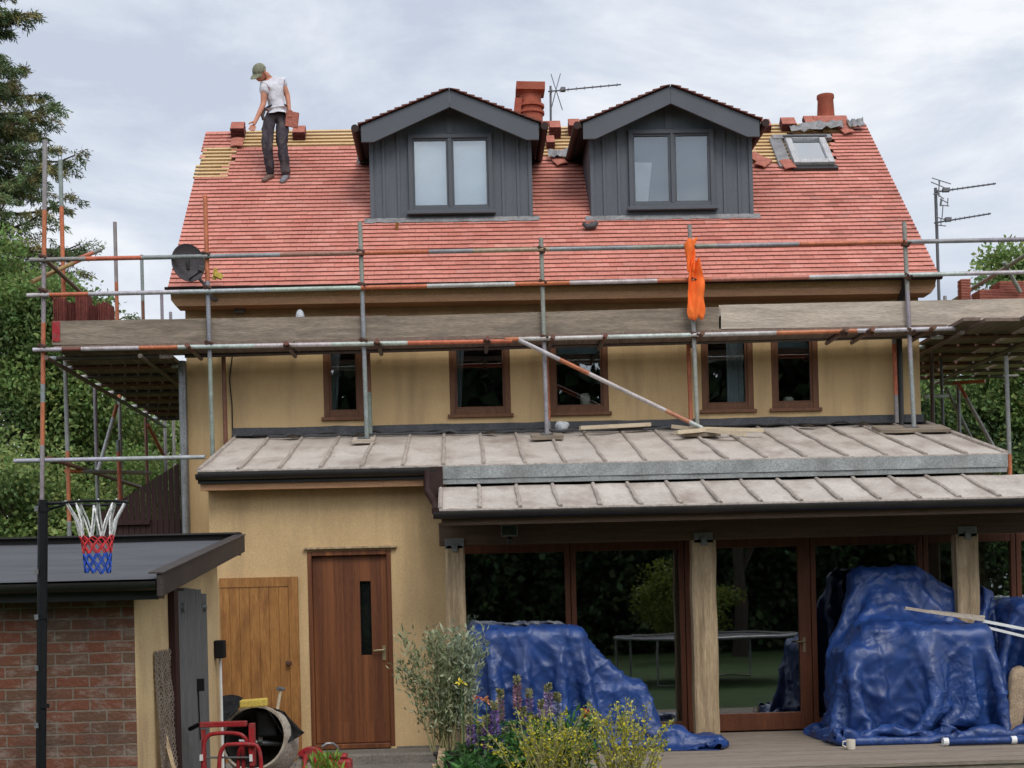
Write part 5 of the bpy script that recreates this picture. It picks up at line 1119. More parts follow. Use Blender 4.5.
mb = MB(); mb.path([at(277.5, 709, 13.8), at(280.5, 690, 13.8)], .015, 8); mb.build('handle', 'palewood', hm, smooth='a'); mb = MB(); mb.path([at(277.5, 688.5, 13.75), at(283.5, 689, 13.82)], .019, 8); mb.build('head', 'steel', hm, smooth='a')
# red tubular frame (hand truck) in front of the mixer
Yt = 11.2; tr = empty('hand_truck', (at(230, 760, Yt).x, Yt, -.15), 'red tubular hand truck standing in front of the cement mixer', 'hand truck')
T = lambda x, y, d=0: at(x, y, Yt+d)
def arch(pts, r, nm, d=0):
    mb = MB(); P_ = [T(*p, d) for p in pts]; Q = []
    for i in range(len(P_)-1):
        for t in range(4):
            t /= 4; p0 = P_[max(i-1, 0)]; p1, p2 = P_[i], P_[i+1]; p3 = P_[min(i+2, len(P_)-1)]
            Q.append(.5*((2*p1)+(p2-p0)*t+(2*p0-5*p1+4*p2-p3)*t*t+(3*p1-p0-3*p2+p3)*t**3))
    Q.append(P_[-1]); Q += [V((Q[-1].x, Q[-1].y, -.12))]; Q = [V((Q[0].x, Q[0].y, -.12))]+Q
    mb.path(Q, r, 9); mb.build(nm, 'redpaint', tr, smooth='a')
mb = MB(); a, b = T(200, 725), T(247, 725); mb.box(a.x, b.x, Yt-.03, Yt+.03, a.z-.02, a.z+.022); mb.build('crossbar', 'redpaint', tr, bevel=.006)
mb = MB(); a = T(201.5, 727); mb.box(a.x, a.x+.03, Yt-.02, Yt+.02, -.12, a.z-.02); mb.build('upright', 'redpaint', tr)
mb = MB(); a = T(249.5, 726); mb.box(a.x, a.x+.04, Yt-.05, Yt+.04, a.z-.3, a.z+.02); mb.build('upright', 'redpaint', tr)
arch([(203, 768), (203.5, 748), (207, 737), (216, 733.5), (236, 733.5), (245, 738), (250, 750), (252, 768)], .016, 'frame_tube', -.02)
arch([(219, 768), (220, 755), (224, 746.5), (230, 744.5), (252, 744.5), (258, 748), (260.5, 757), (261, 768)], .016, 'frame_tube', -.07)
arch([(238, 768), (239, 752), (243, 745.5)], .015, 'frame_tube', .03)
mb = MB(); mb.path([T(203, 757.5), T(252, 757.5)], .008, 7); mb.build('axle', 'steel', tr)
mb = MB(); mb.box(T(201, 757).x, T(204, 757).x, Yt-.06, Yt-.03, T(203, 760).z, T(203, 754).z); mb.build('clip', 'white', tr); mb = MB(); mb.box(T(250.5, 757).x, T(253.5, 757).x, Yt-.06, Yt-.03, T(203, 762).z, T(203, 755).z); mb.build('clip', 'white', tr)
mb = MB(); mb.path([T(190, 729, .2), T(198, 725, .1), T(206, 724, .0)], .018, 8); mb.build('grip', 'rubber', tr, smooth='a')
# red power cutter on the ground by the door
Yk = 13.9; kc = at(313, 760, Yk); cut = empty('power_cutter', (kc.x+.1, Yk, -.12), 'red power cutter with a curved blade guard by the front door', 'power cutter')
mb = MB(); n = 20; ro, ri = .155, .06
c0 = at(311, 763, Yk)
for yy0, yy1 in ((Yk-.03, Yk+.05),):
    ring = [(c0.x+ro*math.cos(a), c0.z+ro*math.sin(a)) for a in [R(-70+215*k/n) for k in range(n+1)]]
    inn = [(c0.x+ri*math.cos(a)*.6, c0.z+ri*math.sin(a)*.6) for a in [R(145-215*k/n) for k in range(n+1)]]
    mb.prism(ring+inn, yy0, yy1)
mb.build('blade_guard', 'redpaint', cut, bevel=.012)
mb = MB(); mb.lathe([(.0, 0), (.13, 0), (.13, .004), (0, .004)], (c0.x-.01, Yk+.0, c0.z-.01), (0, 1, 0), 26); mb.build('blade', 'mixer', cut)
mb = MB(); mb.box(c0.x+.1, c0.x+.38, Yk+.02, Yk+.22, -.12, c0.z+.02); mb.box(c0.x+.16, c0.x+.34, Yk+.05, Yk+.2, c0.z+.021, c0.z+.07); mb.build('motor_body', 'redpaint', cut, bevel=.03)
mb = MB(); mb.path([at(322, 747, Yk+.05), at(327, 743.5, Yk+.05), at(333, 743.5, Yk+.07), at(338, 748, Yk+.1), at(340, 757, Yk+.12)], .014, 8); mb.build('handle', 'steel', cut, smooth='a')

# ------------------------------------------------------------------ tarpaulins: small cloth solver
def cloth(nx, ny, h, origin, colliders, steps=200, iters=6, clampY=(-99, 99), clampX=(-99, 99), seed=0, ground_=.036, extra=None, sx=1., sy=1.):
    r2 = np.random.default_rng(seed)
    I, J = np.meshgrid(np.arange(nx), np.arange(ny), indexing='ij'); o = np.array(origin)
    P = np.stack([o[0]+I*h*sx, o[1]+J*h*sy, o[2]+0.*I], -1)
    P[..., 2] += .05*np.sin(I*.9+.4*np.sin(J*.35))*(1-sx*sx)**.5+.05*np.sin(J*.8+.5*np.sin(I*.3))*(1-sy*sy)**.5+r2.normal(0, .006, I.shape); Q = P.copy()
    cons = []
    for dx, dy, st in ((1, 0, 1), (0, 1, 1), (1, 1, .4), (1, -1, .4), (2, 0, .08), (0, 2, .08)):
        l = h*math.hypot(dx, dy)
        for par in range(2):
            i0 = np.arange(nx-dx); j0 = np.arange(max(0, -dy), ny-max(0, dy))
            if dx: ii, jj = i0[(i0//dx) % 2 == par], j0
            else: ii, jj = i0, j0[(j0//dy) % 2 == par]
            cons.append((np.ix_(ii, jj), np.ix_(ii+dx, jj+dy), l, st))
    g_ = np.array([0, 0, -9.8*.016**2])
    for s in range(steps):
        vel = np.clip((P-Q)*.96, -.03, .03); S = P.copy(); Q = P.copy(); P = P+vel+g_
        for it in range(iters):
            for a, b, l, st in cons:
                A = P[a]; B = P[b]; d = B-A; L_ = np.sqrt((d*d).sum(-1, keepdims=True)); c = d*(.5*st*(1-l/np.maximum(L_, 1e-6))); P[a] = A+c; P[b] = B-c
            if it % 2 == 1:
                for (c, hf, rad) in colliders:
                    q = P-np.array(c); hv = np.array(hf); d = q-np.clip(q, -hv, hv); L_ = np.sqrt((d*d).sum(-1)); ins = L_ < rad
                    if not ins.any(): continue
                    deep = L_ < 1e-5; pen = (hv-np.abs(q))*np.array([2.5, 2.5, 1]); pen[..., 2] = hv[2]-q[..., 2]; ax_ = np.argmin(pen, -1)[..., None]; e = np.zeros_like(q); np.put_along_axis(e, ax_, np.where(ax_ == 2, 1., np.sign(np.take_along_axis(q, ax_, -1))), -1)
                    nrm = np.where(deep[..., None], e, d/np.maximum(L_, 1e-6)[..., None]); amt = np.where(deep, np.minimum(np.take_along_axis(pen, ax_, -1)[..., 0]+rad, .05), rad-L_)
                    P = np.where(ins[..., None], P+nrm*amt[..., None], P); hold = (ins & (nrm[..., 2] > .5))[..., None]; P[..., :2] = np.where(hold, S[..., :2]*.9+P[..., :2]*.1, P[..., :2]); fr = np.where(hold, 1., .5); Q = np.where(ins[..., None], Q+(P-Q)*fr, Q)
                low = P[..., 2] < ground_; P[..., 2] = np.maximum(P[..., 2], ground_); Q = np.where(low[..., None], Q+(P-Q)*.85, Q)
                P[..., 1] = np.clip(P[..., 1], *clampY); P[..., 0] = np.clip(P[..., 0], *clampX)
                if extra: extra(P, s/steps)
    return P
def cloth_mesh(name, P, m, parent=None, label=None, cat=None, thick=.004, sub=0):
    def up(A, k):                          # Catmull-Rom refinement along the first axis
        n = len(A); t = np.linspace(0, n-1, (n-1)*k+1); i = np.minimum(t.astype(int), n-2); f = (t-i).reshape(-1, 1, 1)
        p0, p1, p2, p3 = A[np.maximum(i-1, 0)], A[i], A[i+1], A[np.minimum(i+2, n-1)]
        return .5*(2*p1+(p2-p0)*f+(2*p0-5*p1+4*p2-p3)*f*f+(3*p1-p0-3*p2+p3)*f**3)
    k_ = 3 if len(P) > 40 else 2
    P = up(P, k_); P = up(P.transpose(1, 0, 2), k_).transpose(1, 0, 2).copy()
    nx, ny, _ = P.shape; mb = MB(); du = np.gradient(P, axis=0); dv = np.gradient(P, axis=1); nn = np.cross(du, dv); nn /= np.linalg.norm(nn, axis=-1, keepdims=True)+1e-9
    rid = lambda x, w: max(0, 1-abs(x)*w)**1.6
    for i in range(nx):
        for j in range(ny):
            p = P[i, j]; a_, b_ = i*.0225, j*.0225; sd_ = nx*.37
            w_ = noise.noise(V((a_*1.3, b_*1.3, sd_)))*.5; w2 = noise.noise(V((a_*1.1+9, b_*1.1, sd_)))*.5
            f = rid(noise.noise(V((a_*2.4+w_, b_*.8+w2, sd_))), 6)*.026+rid(noise.noise(V((a_*2.2+b_*2.0+w2, b_*1.1-a_+w_, sd_+5))), 6)*.020
            f = f*.8+rid(noise.noise(V((a_*3.4+w2*2, b_*2.3-w_*2+a_*1.3, sd_+14))), 11)*.013+rid(noise.noise(V((a_*2.9-b_*2.6+w_, b_*3+w2, sd_+17))), 11)*.011; f += .55*rid(noise.noise(V((a_*6+w_*3, b_*5+w2*3, sd_+9))), 4)*.008+noise.noise(V((a_*11, b_*11, sd_)))*.003
            P[i, j] = p+nn[i, j]*(f-.012)*min(1, max(.15, (p[2]-.02)*5))
    mb.add([V(p) for p in P.reshape(-1, 3)], [(i*ny+j, (i+1)*ny+j, (i+1)*ny+j+1, i*ny+j+1) for i in range(nx-1) for j in range(ny-1)])
    o = mb.build(name, m, parent, True, loc=P.reshape(-1, 3).min(0) if not parent else None)
    if sub: q = o.modifiers.new('smooth', 'SUBSURF'); q.levels = q.render_levels = sub
    if label: tag(o, label, cat)
    return o
def X_(px, Y=14.8): return at(px, 660, Y).x
# big mound at the right
def gather(y0, x0, x1=99, y00=1., x00=.9):
    def fn(P, t):
        k = min(1, t*1.3); P[..., 1] = np.maximum(P[..., 1], y0-y00*(1-k)); P[..., 0] = np.clip(P[..., 0], x0-x00*(1-k), x1+x00*(1-k))
    return fn
Pb = cloth(60, 52, .068, (X_(905)-1.9, 13.0, 2.05), [((X_(900), 14.8, .45), (.56, .33, .42), .12), ((X_(905), 15.38, .95), (.30, .06, .72), .12), ((X_(975), 15.38, .8), (.40, .06, .56), .12), ((X_(935), 14.60, .55), (.34, .2, .5), .12), ((X_(885), 14.8, .9), (.2, .22, .2), .12)], 200, 6, (12.9, 15.68), (-9, 9), 3, .036, gather(14.0, X_(813), X_(1012)), .93, .74)
cloth_mesh('tarpaulin', Pb, 'tarp', None, 'large blue tarpaulin draped over a tall heap before the right glazing', 'tarpaulin')
Pr = cloth(46, 42, .07, (X_(1000)-.5, 13.2, 2.0), [((X_(1085), 15.0, .75), (.66, .3, .55), .12), ((X_(1050), 14.62, .3), (.4, .3, .3), .1)], 170, 6, (13.4, 15.62), (-9, 9), 5, .036, gather(14.05, X_(988)), .95, .75)
cloth_mesh('tarpaulin', Pr, 'tarp', None, 'blue tarpaulin to the right of the right hand post, at the edge of the picture', 'tarpaulin')
Pl = cloth(52, 40, .062, (X_(530)-1.45, 13.3, 1.5), [((X_(532), 14.6, .6), (.42, .2, .54), .12), ((X_(485), 14.6, .62), (.10, .12, .58), .08), ((X_(600), 14.6, .33), (.33, .2, .27), .10)], 180, 6, (13.2, 15.04), (-9, 9), 8, .036, gather(14.1, X_(462), X_(652)), .9, .7)
cloth_mesh('tarpaulin', Pl, 'tarp', None, 'blue tarpaulin draped over a heap behind the flower bed', 'tarpaulin')
Pt = cloth(24, 20, .055, (X_(650), 13.95, .4), [((X_(690), 14.45, .04), (.16, .12, .05), .05), ((X_(664), 14.5, .09), (.10, .12, .10), .05)], 120, 6, (13.95, 15.0), (X_(640), X_(717)), 9, .036, None, .9, .9)
cloth_mesh('tarpaulin', Pt, 'tarp', None, 'low bunched blue tarpaulin corner on the deck at the middle post foot', 'tarpaulin')
# timbers lying on the tarpaulins, sack, tube and mug
for k, (a, b, Y0, Y1, w_, lb) in enumerate([((905, 608), (984, 620), 14.55, 14.45, .05, 'pale timber length lying on the large blue tarpaulin'), ((930, 611), (985, 617), 14.7, 14.55, .04, 'shorter pale timber on the tarpaulin behind the long one'),
                                           ((983, 621), (1060, 636), 14.6, 14.5, .05, 'white timber lying on the tarpaulin right of the post'), ((985, 627), (1060, 645), 14.5, 14.4, .045, 'lower white timber on the tarpaulin right of the post')]):
    mb = MB(); mb.beam(at(*a, Y0), at(*b, Y1), w_, w_*.6); tag(mb.build('timber_length', 'boardp' if k < 2 else 'white', None, loc=at(*a, Y0)), lb, 'timber', 'timbers lying on the tarpaulins')
mb = MB(); c = at(994, 690, 14.6); n = 14

SM = Matrix.Rotation(.14, 3, 'Y')
for j in range(11):
    for k in range(20):
        t = 2*math.pi*k/20; zz = -.36+.72*j/10; tw_ = 1-.35*abs(zz/.36)**6; e_ = lambda v: math.copysign(abs(v)**.45, v)
        q = V((.08*tw_*e_(math.cos(t)), .075*tw_*e_(math.sin(t)), zz)); mb.v.append(V((c.x+.04, 14.16, .38))+SM @ (q*(1+.16*noise.noise(q*9))))
mb.f = [(j*20+k, j*20+(k+1) % 20, (j+1)*20+(k+1) % 20, (j+1)*20+k) for j in range(10) for k in range(20)]+[tuple(range(19, -1, -1)), tuple(range(200, 220))]; mb.c = [(1, 1, 1)]*len(mb.f)
o = mb.build('cement_sack', 'sack', None, True, loc=(c.x, 14.0, .03)); tag(o, 'brown paper sack showing in the gap between the right tarpaulins', 'sack')
mb = MB(); a, b = at(946, 746, 13.75), at(1040, 742, 13.75); a.z = b.z = .075; mb.path([a, b], .036, 12); tu = mb.build('rolled_tube', 'tarp', None, True, loc=a); tag(tu, 'blue rolled tube with pale end caps lying on the deck', 'tube')
mb = MB(); mb.path([a-V((.03, 0, 0)), a+V((.02, 0, 0))], .04, 12); 
mb.build('end_cap', 'white', tu); mb = MB(); c = at(1013, 743, 13.74); c.z = .075; mb.path([c-V((.02, 0, 0)), c+V((.03, 0, 0))], .039, 12); mb.build('end_cap', 'white', tu)
c = at(851, 749, 13.7); c.z = .034; mug = empty('mug', c, 'cream mug standing on the deck before the large tarpaulin', 'mug')
mb = MB(); mb.lathe([(0, 0), (.038, 0), (.042, .01), (.043, .095), (.038, .095), (.036, .012), (0, .012)], c, n=20); mb.build('mug_body', 'cream', mug, smooth='a')
mb = MB(); mb.path([c+V((-.04, 0, .08)), c+V((-.075, 0, .075)), c+V((-.078, 0, .04)), c+V((-.042, 0, .022))], .007, 7); mb.build('handle', 'cream', mug, smooth='a')
mb = MB(); 
for k in range(5): p = c+V((1.35+.04*k, .02*(k % 2), .003)); mb.rbox(p+V((0, -.05, .004)), (.02, .012, .004), (0, 0, k))
# garden things seen only in the glass: trampoline on the lawn behind the photographer's right
tp = empty('trampoline', (4.6, 3.6, -.16), 'round trampoline on the lawn reflected in the glazed doors', 'trampoline')
mb = MB(); n = 36; c = V((4.7, 3.6, .72)); mb.path([c+V((1.75*math.cos(2*math.pi*k/n), 1.75*math.sin(2*math.pi*k/n), 0)) for k in range(n+1)], .03, 8); mb.build('frame', 'steel', tp)
mb = MB(); mb.lathe([(1.70, .03), (1.45, .02), (1.44, .0), (0, -.02)], c, n=36); mb.build('mat', 'rubber', tp)
for k in range(4):
    a = k*math.pi/2+.5; mb = MB(); q = lambda r, z, da=0: c+V((r*math.cos(a+da), r*math.sin(a+da), z)); mb.path([q(1.75, 0, -.2), q(1.75, -.85, -.2), q(1.75, -.86, .2), q(1.75, 0, .2)], .022, 7); mb.build('leg', 'steel', tp)

# ------------------------------------------------------------------ vegetation
def green(n, base, var=.3, warm=0):
    k = rng.uniform(1-var, 1+var, (n, 1)); c = np.array(base)*k; c[:, 0] *= rng.uniform(.85, 1.25+warm, n); return c
def broadleaf(name, base, height, crown, nclump, per, leaf, cols, label, trunk_r=.18, cat='tree', group=None, shade=.66, clump_r=.5, mname='leaf', seed=0):
    """crown: list of (centre offset, radii); limbs run from the trunk to every clump"""
    t = empty(name, base, label, cat, group); rr_ = random.Random(seed); b = V(base)
    mb = MB(); k = [b, b+V((.05, .02, height*.25)), b+V((-.03, .05, height*.5)), b+V((.06, 0, height*.8))]; mb.path(k, [trunk_r, trunk_r*.8, trunk_r*.55, trunk_r*.15], 9)
    P, D, C, Ls = [], [], [], []
    for i in range(nclump):
        cc, rad = crown[i % len(crown)]
        d = V((rr_.gauss(0, 1), rr_.gauss(0, 1), rr_.gauss(0, 1))).normalized(); r_ = rr_.uniform(.45, 1.0)**.6
        p = b+V(cc)+V((d.x*rad[0], d.y*rad[1], d.z*rad[2]))*r_
        if i % 3 == 0:
            s_ = k[1].lerp(k[3], min(1, max(0, rr_.uniform(.1, .8)))); mid = s_.lerp(p, .5)+V((0, 0, rr_.uniform(-.1, .3))); mb.path([s_, mid, p], [trunk_r*.3, trunk_r*.16, .012], 5)
        m_ = int(per*1.45*rr_.uniform(.6, 1.3)); leaf_ = leaf*.76; u = unit(m_); rad_ = clump_r*rr_.uniform(.6, 1.3)
        q = np.array(p)+u*rad_*(rng.uniform(0, 1, (m_, 1))**.45)*np.array([1.15, 1.15, .75]); P.append(q)
        D.append(u*.6+np.array([0, 0, -.25])+rng.normal(0, .5, (m_, 3)))
        br = shade+(1-shade)*np.clip(((q[:, 2]-p.z)/rad_+.6)*.6+.25, 0, 1)*rr_.uniform(.75, 1.25)  # shade painted into the leaf colour, darker low in each clump
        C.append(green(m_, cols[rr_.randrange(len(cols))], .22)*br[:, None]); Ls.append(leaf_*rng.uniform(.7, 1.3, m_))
    P, D, C, Ls = np.concatenate(P), np.concatenate(D), np.concatenate(C), np.concatenate(Ls)
    mb.build('trunk', 'bark', t, smooth='a'); leaves('crown', P, D, Ls, Ls*.55, C, mname, t)
    return t
def conifer(name, base, height, z0, spread, label, seed, group=None):
    t = empty(name, base, label, 'tree', group); rr_ = random.Random(seed); b = V(base); mb = MB(); top = b+V((.1, 0, height)); mb.path([b, b.lerp(top, .5), top], [.32, .2, .03], 10)
    P, D, C, Ls = [], [], [], []
    z = z0
    while z < height-.3:
        k = (height-z)/(height-z0); lmax = spread*(.25+.75*k)
        for q in range(6):
            a = rr_.uniform(0, 2*math.pi); l = lmax*rr_.uniform(.6, 1.1); s_ = b.lerp(top, z/height); pts = []
            for i in range(9):
                u = i/8; pts.append(s_+V((math.cos(a)*l*u, math.sin(a)*l*u, .15*l*u-.42*l*u*u+.34*l*u**4+rr_.uniform(-.04, .04))))
            mb.path(pts, [.05*(1-i/9)+.008 for i in range(9)], 5)
            for i in range(2, 9):
                for sg in (-1, 1):
                    tl = (.25+.5*(1-abs(i/8-.5)))*l*.33*rr_.uniform(.6, 1.2); dr = V((math.cos(a+sg*rr_.uniform(.5, 1.1)), math.sin(a+sg*rr_.uniform(.5, 1.1)), rr_.uniform(-.45, -.05)))
                    m_ = 115; u = rng.uniform(0, 1, (m_, 1)); base_ = np.array(pts[i])+np.array(dr)*tl*u+rng.normal(0, .035, (m_, 3)); P.append(base_)
                    D.append(np.array(dr)*.5+rng.normal(0, .5, (m_, 3))+np.array([0, 0, -.25])); sh = rr_.uniform(.5, 1.2)
                    C.append(green(m_, (.105, .165, .065) if rr_.random() < .7 else (.20, .21, .085), .3, .2)*sh); Ls.append(rng.uniform(.07, .14, m_))
        z += rr_.uniform(.30, .5)
    mb.build('trunk', 'bark', t, smooth='a'); P, D, C, Ls = map(np.concatenate, (P, D, C, Ls)); leaves('crown', P, D, Ls, Ls*.2, C, 'needle', t); return t
g1, g2, g3, g4 = (.18, .28, .08), (.13, .21, .07), (.27, .37, .12), (.085, .145, .06)
p = at(-45, 560, 30); conifer('conifer', (p.x, 30, -.2), 18, 7.5, 3.2, 'dark conifer with drooping layered branches at the left edge', 4)
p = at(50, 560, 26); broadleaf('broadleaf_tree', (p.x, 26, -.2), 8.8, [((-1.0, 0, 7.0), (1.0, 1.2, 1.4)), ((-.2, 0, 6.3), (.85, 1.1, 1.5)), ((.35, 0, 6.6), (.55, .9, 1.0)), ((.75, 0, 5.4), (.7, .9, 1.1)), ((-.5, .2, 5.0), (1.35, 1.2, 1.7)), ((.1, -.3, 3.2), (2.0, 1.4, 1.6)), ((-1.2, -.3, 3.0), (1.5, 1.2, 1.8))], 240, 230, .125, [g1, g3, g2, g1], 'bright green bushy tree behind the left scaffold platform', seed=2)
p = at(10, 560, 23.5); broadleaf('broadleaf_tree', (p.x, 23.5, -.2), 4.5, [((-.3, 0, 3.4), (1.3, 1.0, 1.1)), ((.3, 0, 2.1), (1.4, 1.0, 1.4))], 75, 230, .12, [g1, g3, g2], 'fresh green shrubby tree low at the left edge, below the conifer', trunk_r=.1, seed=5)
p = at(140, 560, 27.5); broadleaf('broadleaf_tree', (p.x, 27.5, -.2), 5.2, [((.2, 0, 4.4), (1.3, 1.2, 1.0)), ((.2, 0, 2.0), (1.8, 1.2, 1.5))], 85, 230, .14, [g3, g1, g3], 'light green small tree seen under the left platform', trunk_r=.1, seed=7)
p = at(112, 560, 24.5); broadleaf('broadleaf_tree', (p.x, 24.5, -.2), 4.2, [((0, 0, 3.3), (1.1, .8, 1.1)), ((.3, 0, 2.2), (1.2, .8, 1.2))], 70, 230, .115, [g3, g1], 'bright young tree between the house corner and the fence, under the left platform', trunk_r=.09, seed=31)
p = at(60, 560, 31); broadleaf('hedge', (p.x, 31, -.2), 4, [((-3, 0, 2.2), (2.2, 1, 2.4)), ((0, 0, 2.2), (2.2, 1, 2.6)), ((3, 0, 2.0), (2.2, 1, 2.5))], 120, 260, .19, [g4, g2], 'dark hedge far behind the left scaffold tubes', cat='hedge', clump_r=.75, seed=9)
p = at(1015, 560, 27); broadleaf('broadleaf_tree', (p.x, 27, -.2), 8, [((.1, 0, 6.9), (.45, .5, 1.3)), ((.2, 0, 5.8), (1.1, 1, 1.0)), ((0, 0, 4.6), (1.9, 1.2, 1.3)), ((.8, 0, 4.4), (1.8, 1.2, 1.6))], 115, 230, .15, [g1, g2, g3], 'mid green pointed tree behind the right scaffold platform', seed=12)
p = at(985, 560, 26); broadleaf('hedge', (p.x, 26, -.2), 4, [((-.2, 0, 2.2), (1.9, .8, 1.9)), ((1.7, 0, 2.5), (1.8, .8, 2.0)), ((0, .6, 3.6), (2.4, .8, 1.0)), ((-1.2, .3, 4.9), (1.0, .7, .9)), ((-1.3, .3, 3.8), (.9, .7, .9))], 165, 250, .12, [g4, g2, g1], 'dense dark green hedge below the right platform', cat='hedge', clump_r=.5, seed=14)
# garden behind the photographer, which shows only as dark reflections
mb = MB()
P = np.stack([rng.uniform(-12, 20, 70000), rng.uniform(-12.5, -9.5, 70000), rng.uniform(-.1, 1, 70000)], 1)
hh = 5.6+1.6*np.sin(P[:, 0]*.8)+1.2*np.sin(P[:, 0]*2.1+1); P[:, 2] = -.1+hh*P[:, 2]**.8
P2 = np.stack([rng.uniform(-26, 34, 30000), rng.uniform(-25, -21, 30000), rng.uniform(0, 1, 30000)], 1); P2[:, 2] = (11.5+2.2*np.sin(P2[:, 0]*.55)+1.3*np.sin(P2[:, 0]*1.7+2))*P2[:, 2]**.75
P = np.concatenate([P, P2]); nw = len(P)
wd_ = leaves('woodland', P, unit(nw), np.where(P[:, 1] < -20, 1.9, .55)*rng.uniform(.3, .6, nw), np.where(P[:, 1] < -20, 1.9, .55)*rng.uniform(.2, .4, nw), green(nw, (.05, .08, .03), .7)*(.45+.9*(np.sin(P[:, :1]*1.9+np.sin(P[:, 2:3]*2.2))**2)), 'leaf', None); tag(wd_, kind='stuff')
mb.box(-25, 30, -14.2, -13.6, -.2, 6.2); tag(mb.build('distant_hedge', 'bark'), kind='stuff')
broadleaf('broadleaf_tree', (5.6, -5, -.2), 3, [((0, 0, 1.6), (1.2, .8, .9))], 26, 140, .14, [(.16, .20, .03)], 'yellow green bush reflected in the glazed door', trunk_r=.06, seed=20, cat='bush')
broadleaf('broadleaf_tree', (7.4, -7, -.2), 6, [((0, 0, 5.0), (1.6, 1, 1.2))], 20, 90, .14, [g2], 'pale trunked tree reflected in the glazed door', trunk_r=.22, seed=21)

# flower bed ---------------------------------------------------------
def stems(parent, base, n, h, spread, leafL, leafW, cols, seed, m='leaf', lean=.35, per=26, zmin=.25, stemr=.006, tuft=0, smat='bark'):
    rr_ = random.Random(seed); mb = MB(); P, D, C, Ls = [], [], [], []; b = V(base); tips = []
    for i in range(n):
        a = rr_.uniform(0, 6.28); hh = h*rr_.uniform(.6, 1.05); o = V((rr_.uniform(-1, 1)*spread*.25, rr_.uniform(-1, 1)*spread*.2, 0)); e = b+o+V((math.cos(a)*spread*rr_.uniform(.2, 1), math.sin(a)*spread*.6*rr_.uniform(.2, 1), hh))
        c = (b+o).lerp(e, .55)+V((0, 0, hh*.12)); pts = [b+o, (b+o).lerp(c, .5), c, c.lerp(e, .5)+V((0, 0, .02)), e]; mb.path(pts, [stemr*1.6, stemr*1.3, stemr, stemr*.8, stemr*.5], 5); tips.append(e)
        for k in range(per):
            t = zmin+(1-zmin)*rr_.random(); f = t*4; i0 = min(3, int(f)); p = pts[i0].lerp(pts[i0+1], f-i0)
            if tuft: p = p+V((rr_.gauss(0, tuft), rr_.gauss(0, tuft), rr_.gauss(0, tuft)))
            P.append(p); d = (pts[i0+1]-pts[i0]).normalized()*.7+V((rr_.gauss(0, .6), rr_.gauss(0, .6), rr_.gauss(0, .4))); D.append(d)
            cc = np.array(cols[rr_.randrange(len(cols))])*rr_.uniform(.65, 1.25); C.append(cc); Ls.append(rr_.uniform(.7, 1.3))
    Ls = np.array(Ls); mb.build('stem', smat, parent, smooth='a')
    leaves('foliage', np.array(P), np.array(D), Ls*leafL, Ls*leafW, np.array(C), m, parent); return tips
Yb = 12.0; b = at(443, 768, Yb); b.z = .28
sh = empty('olive_shrub', (b.x, Yb, .0), 'grey green olive like shrub in a dark pot by the left veranda post', 'shrub')
stems(sh, (b.x, Yb, .3), 30, .98, .36, .056, .017, [(.25, .29, .15), (.34, .37, .22), (.17, .21, .10), (.42, .44, .27)], 3, per=120, zmin=.18, stemr=.0036, lean=.3, tuft=.035, smat='paleStem')
c2_ = at(478, 768, Yb); stems(sh, (c2_.x-.1, Yb-.05, .3), 16, 1.02, .22, .056, .017, [(.31, .36, .24), (.23, .29, .20), (.42, .46, .31)], 6, per=95, zmin=.2, stemr=.0036, tuft=.035, smat='paleStem')
mb = MB(); mb.lathe([(0, 0), (.15, 0), (.18, .22), (.2, .23), (.2, .25), (.17, .25), (.16, .22), (0, .21)], (b.x+.12, Yb, .04), n=24); mb.build('pot', 'pot', sh, smooth='a')
mb = MB(); mb.beam(at(436, 760, 11.2)-V((0, 0, .05)), at(444, 790, 10.9), .07, .05); q = at(440, 757, 11.3); mb.box(q.x-.02, q.x+.035, 11.1, 12.3, -.1, q.z); tag(mb.build('bed_edging', 'post', None, loc=(q.x, 11.2, 0)), 'pale timber edging of the flower bed below the shrub', 'bed edging')
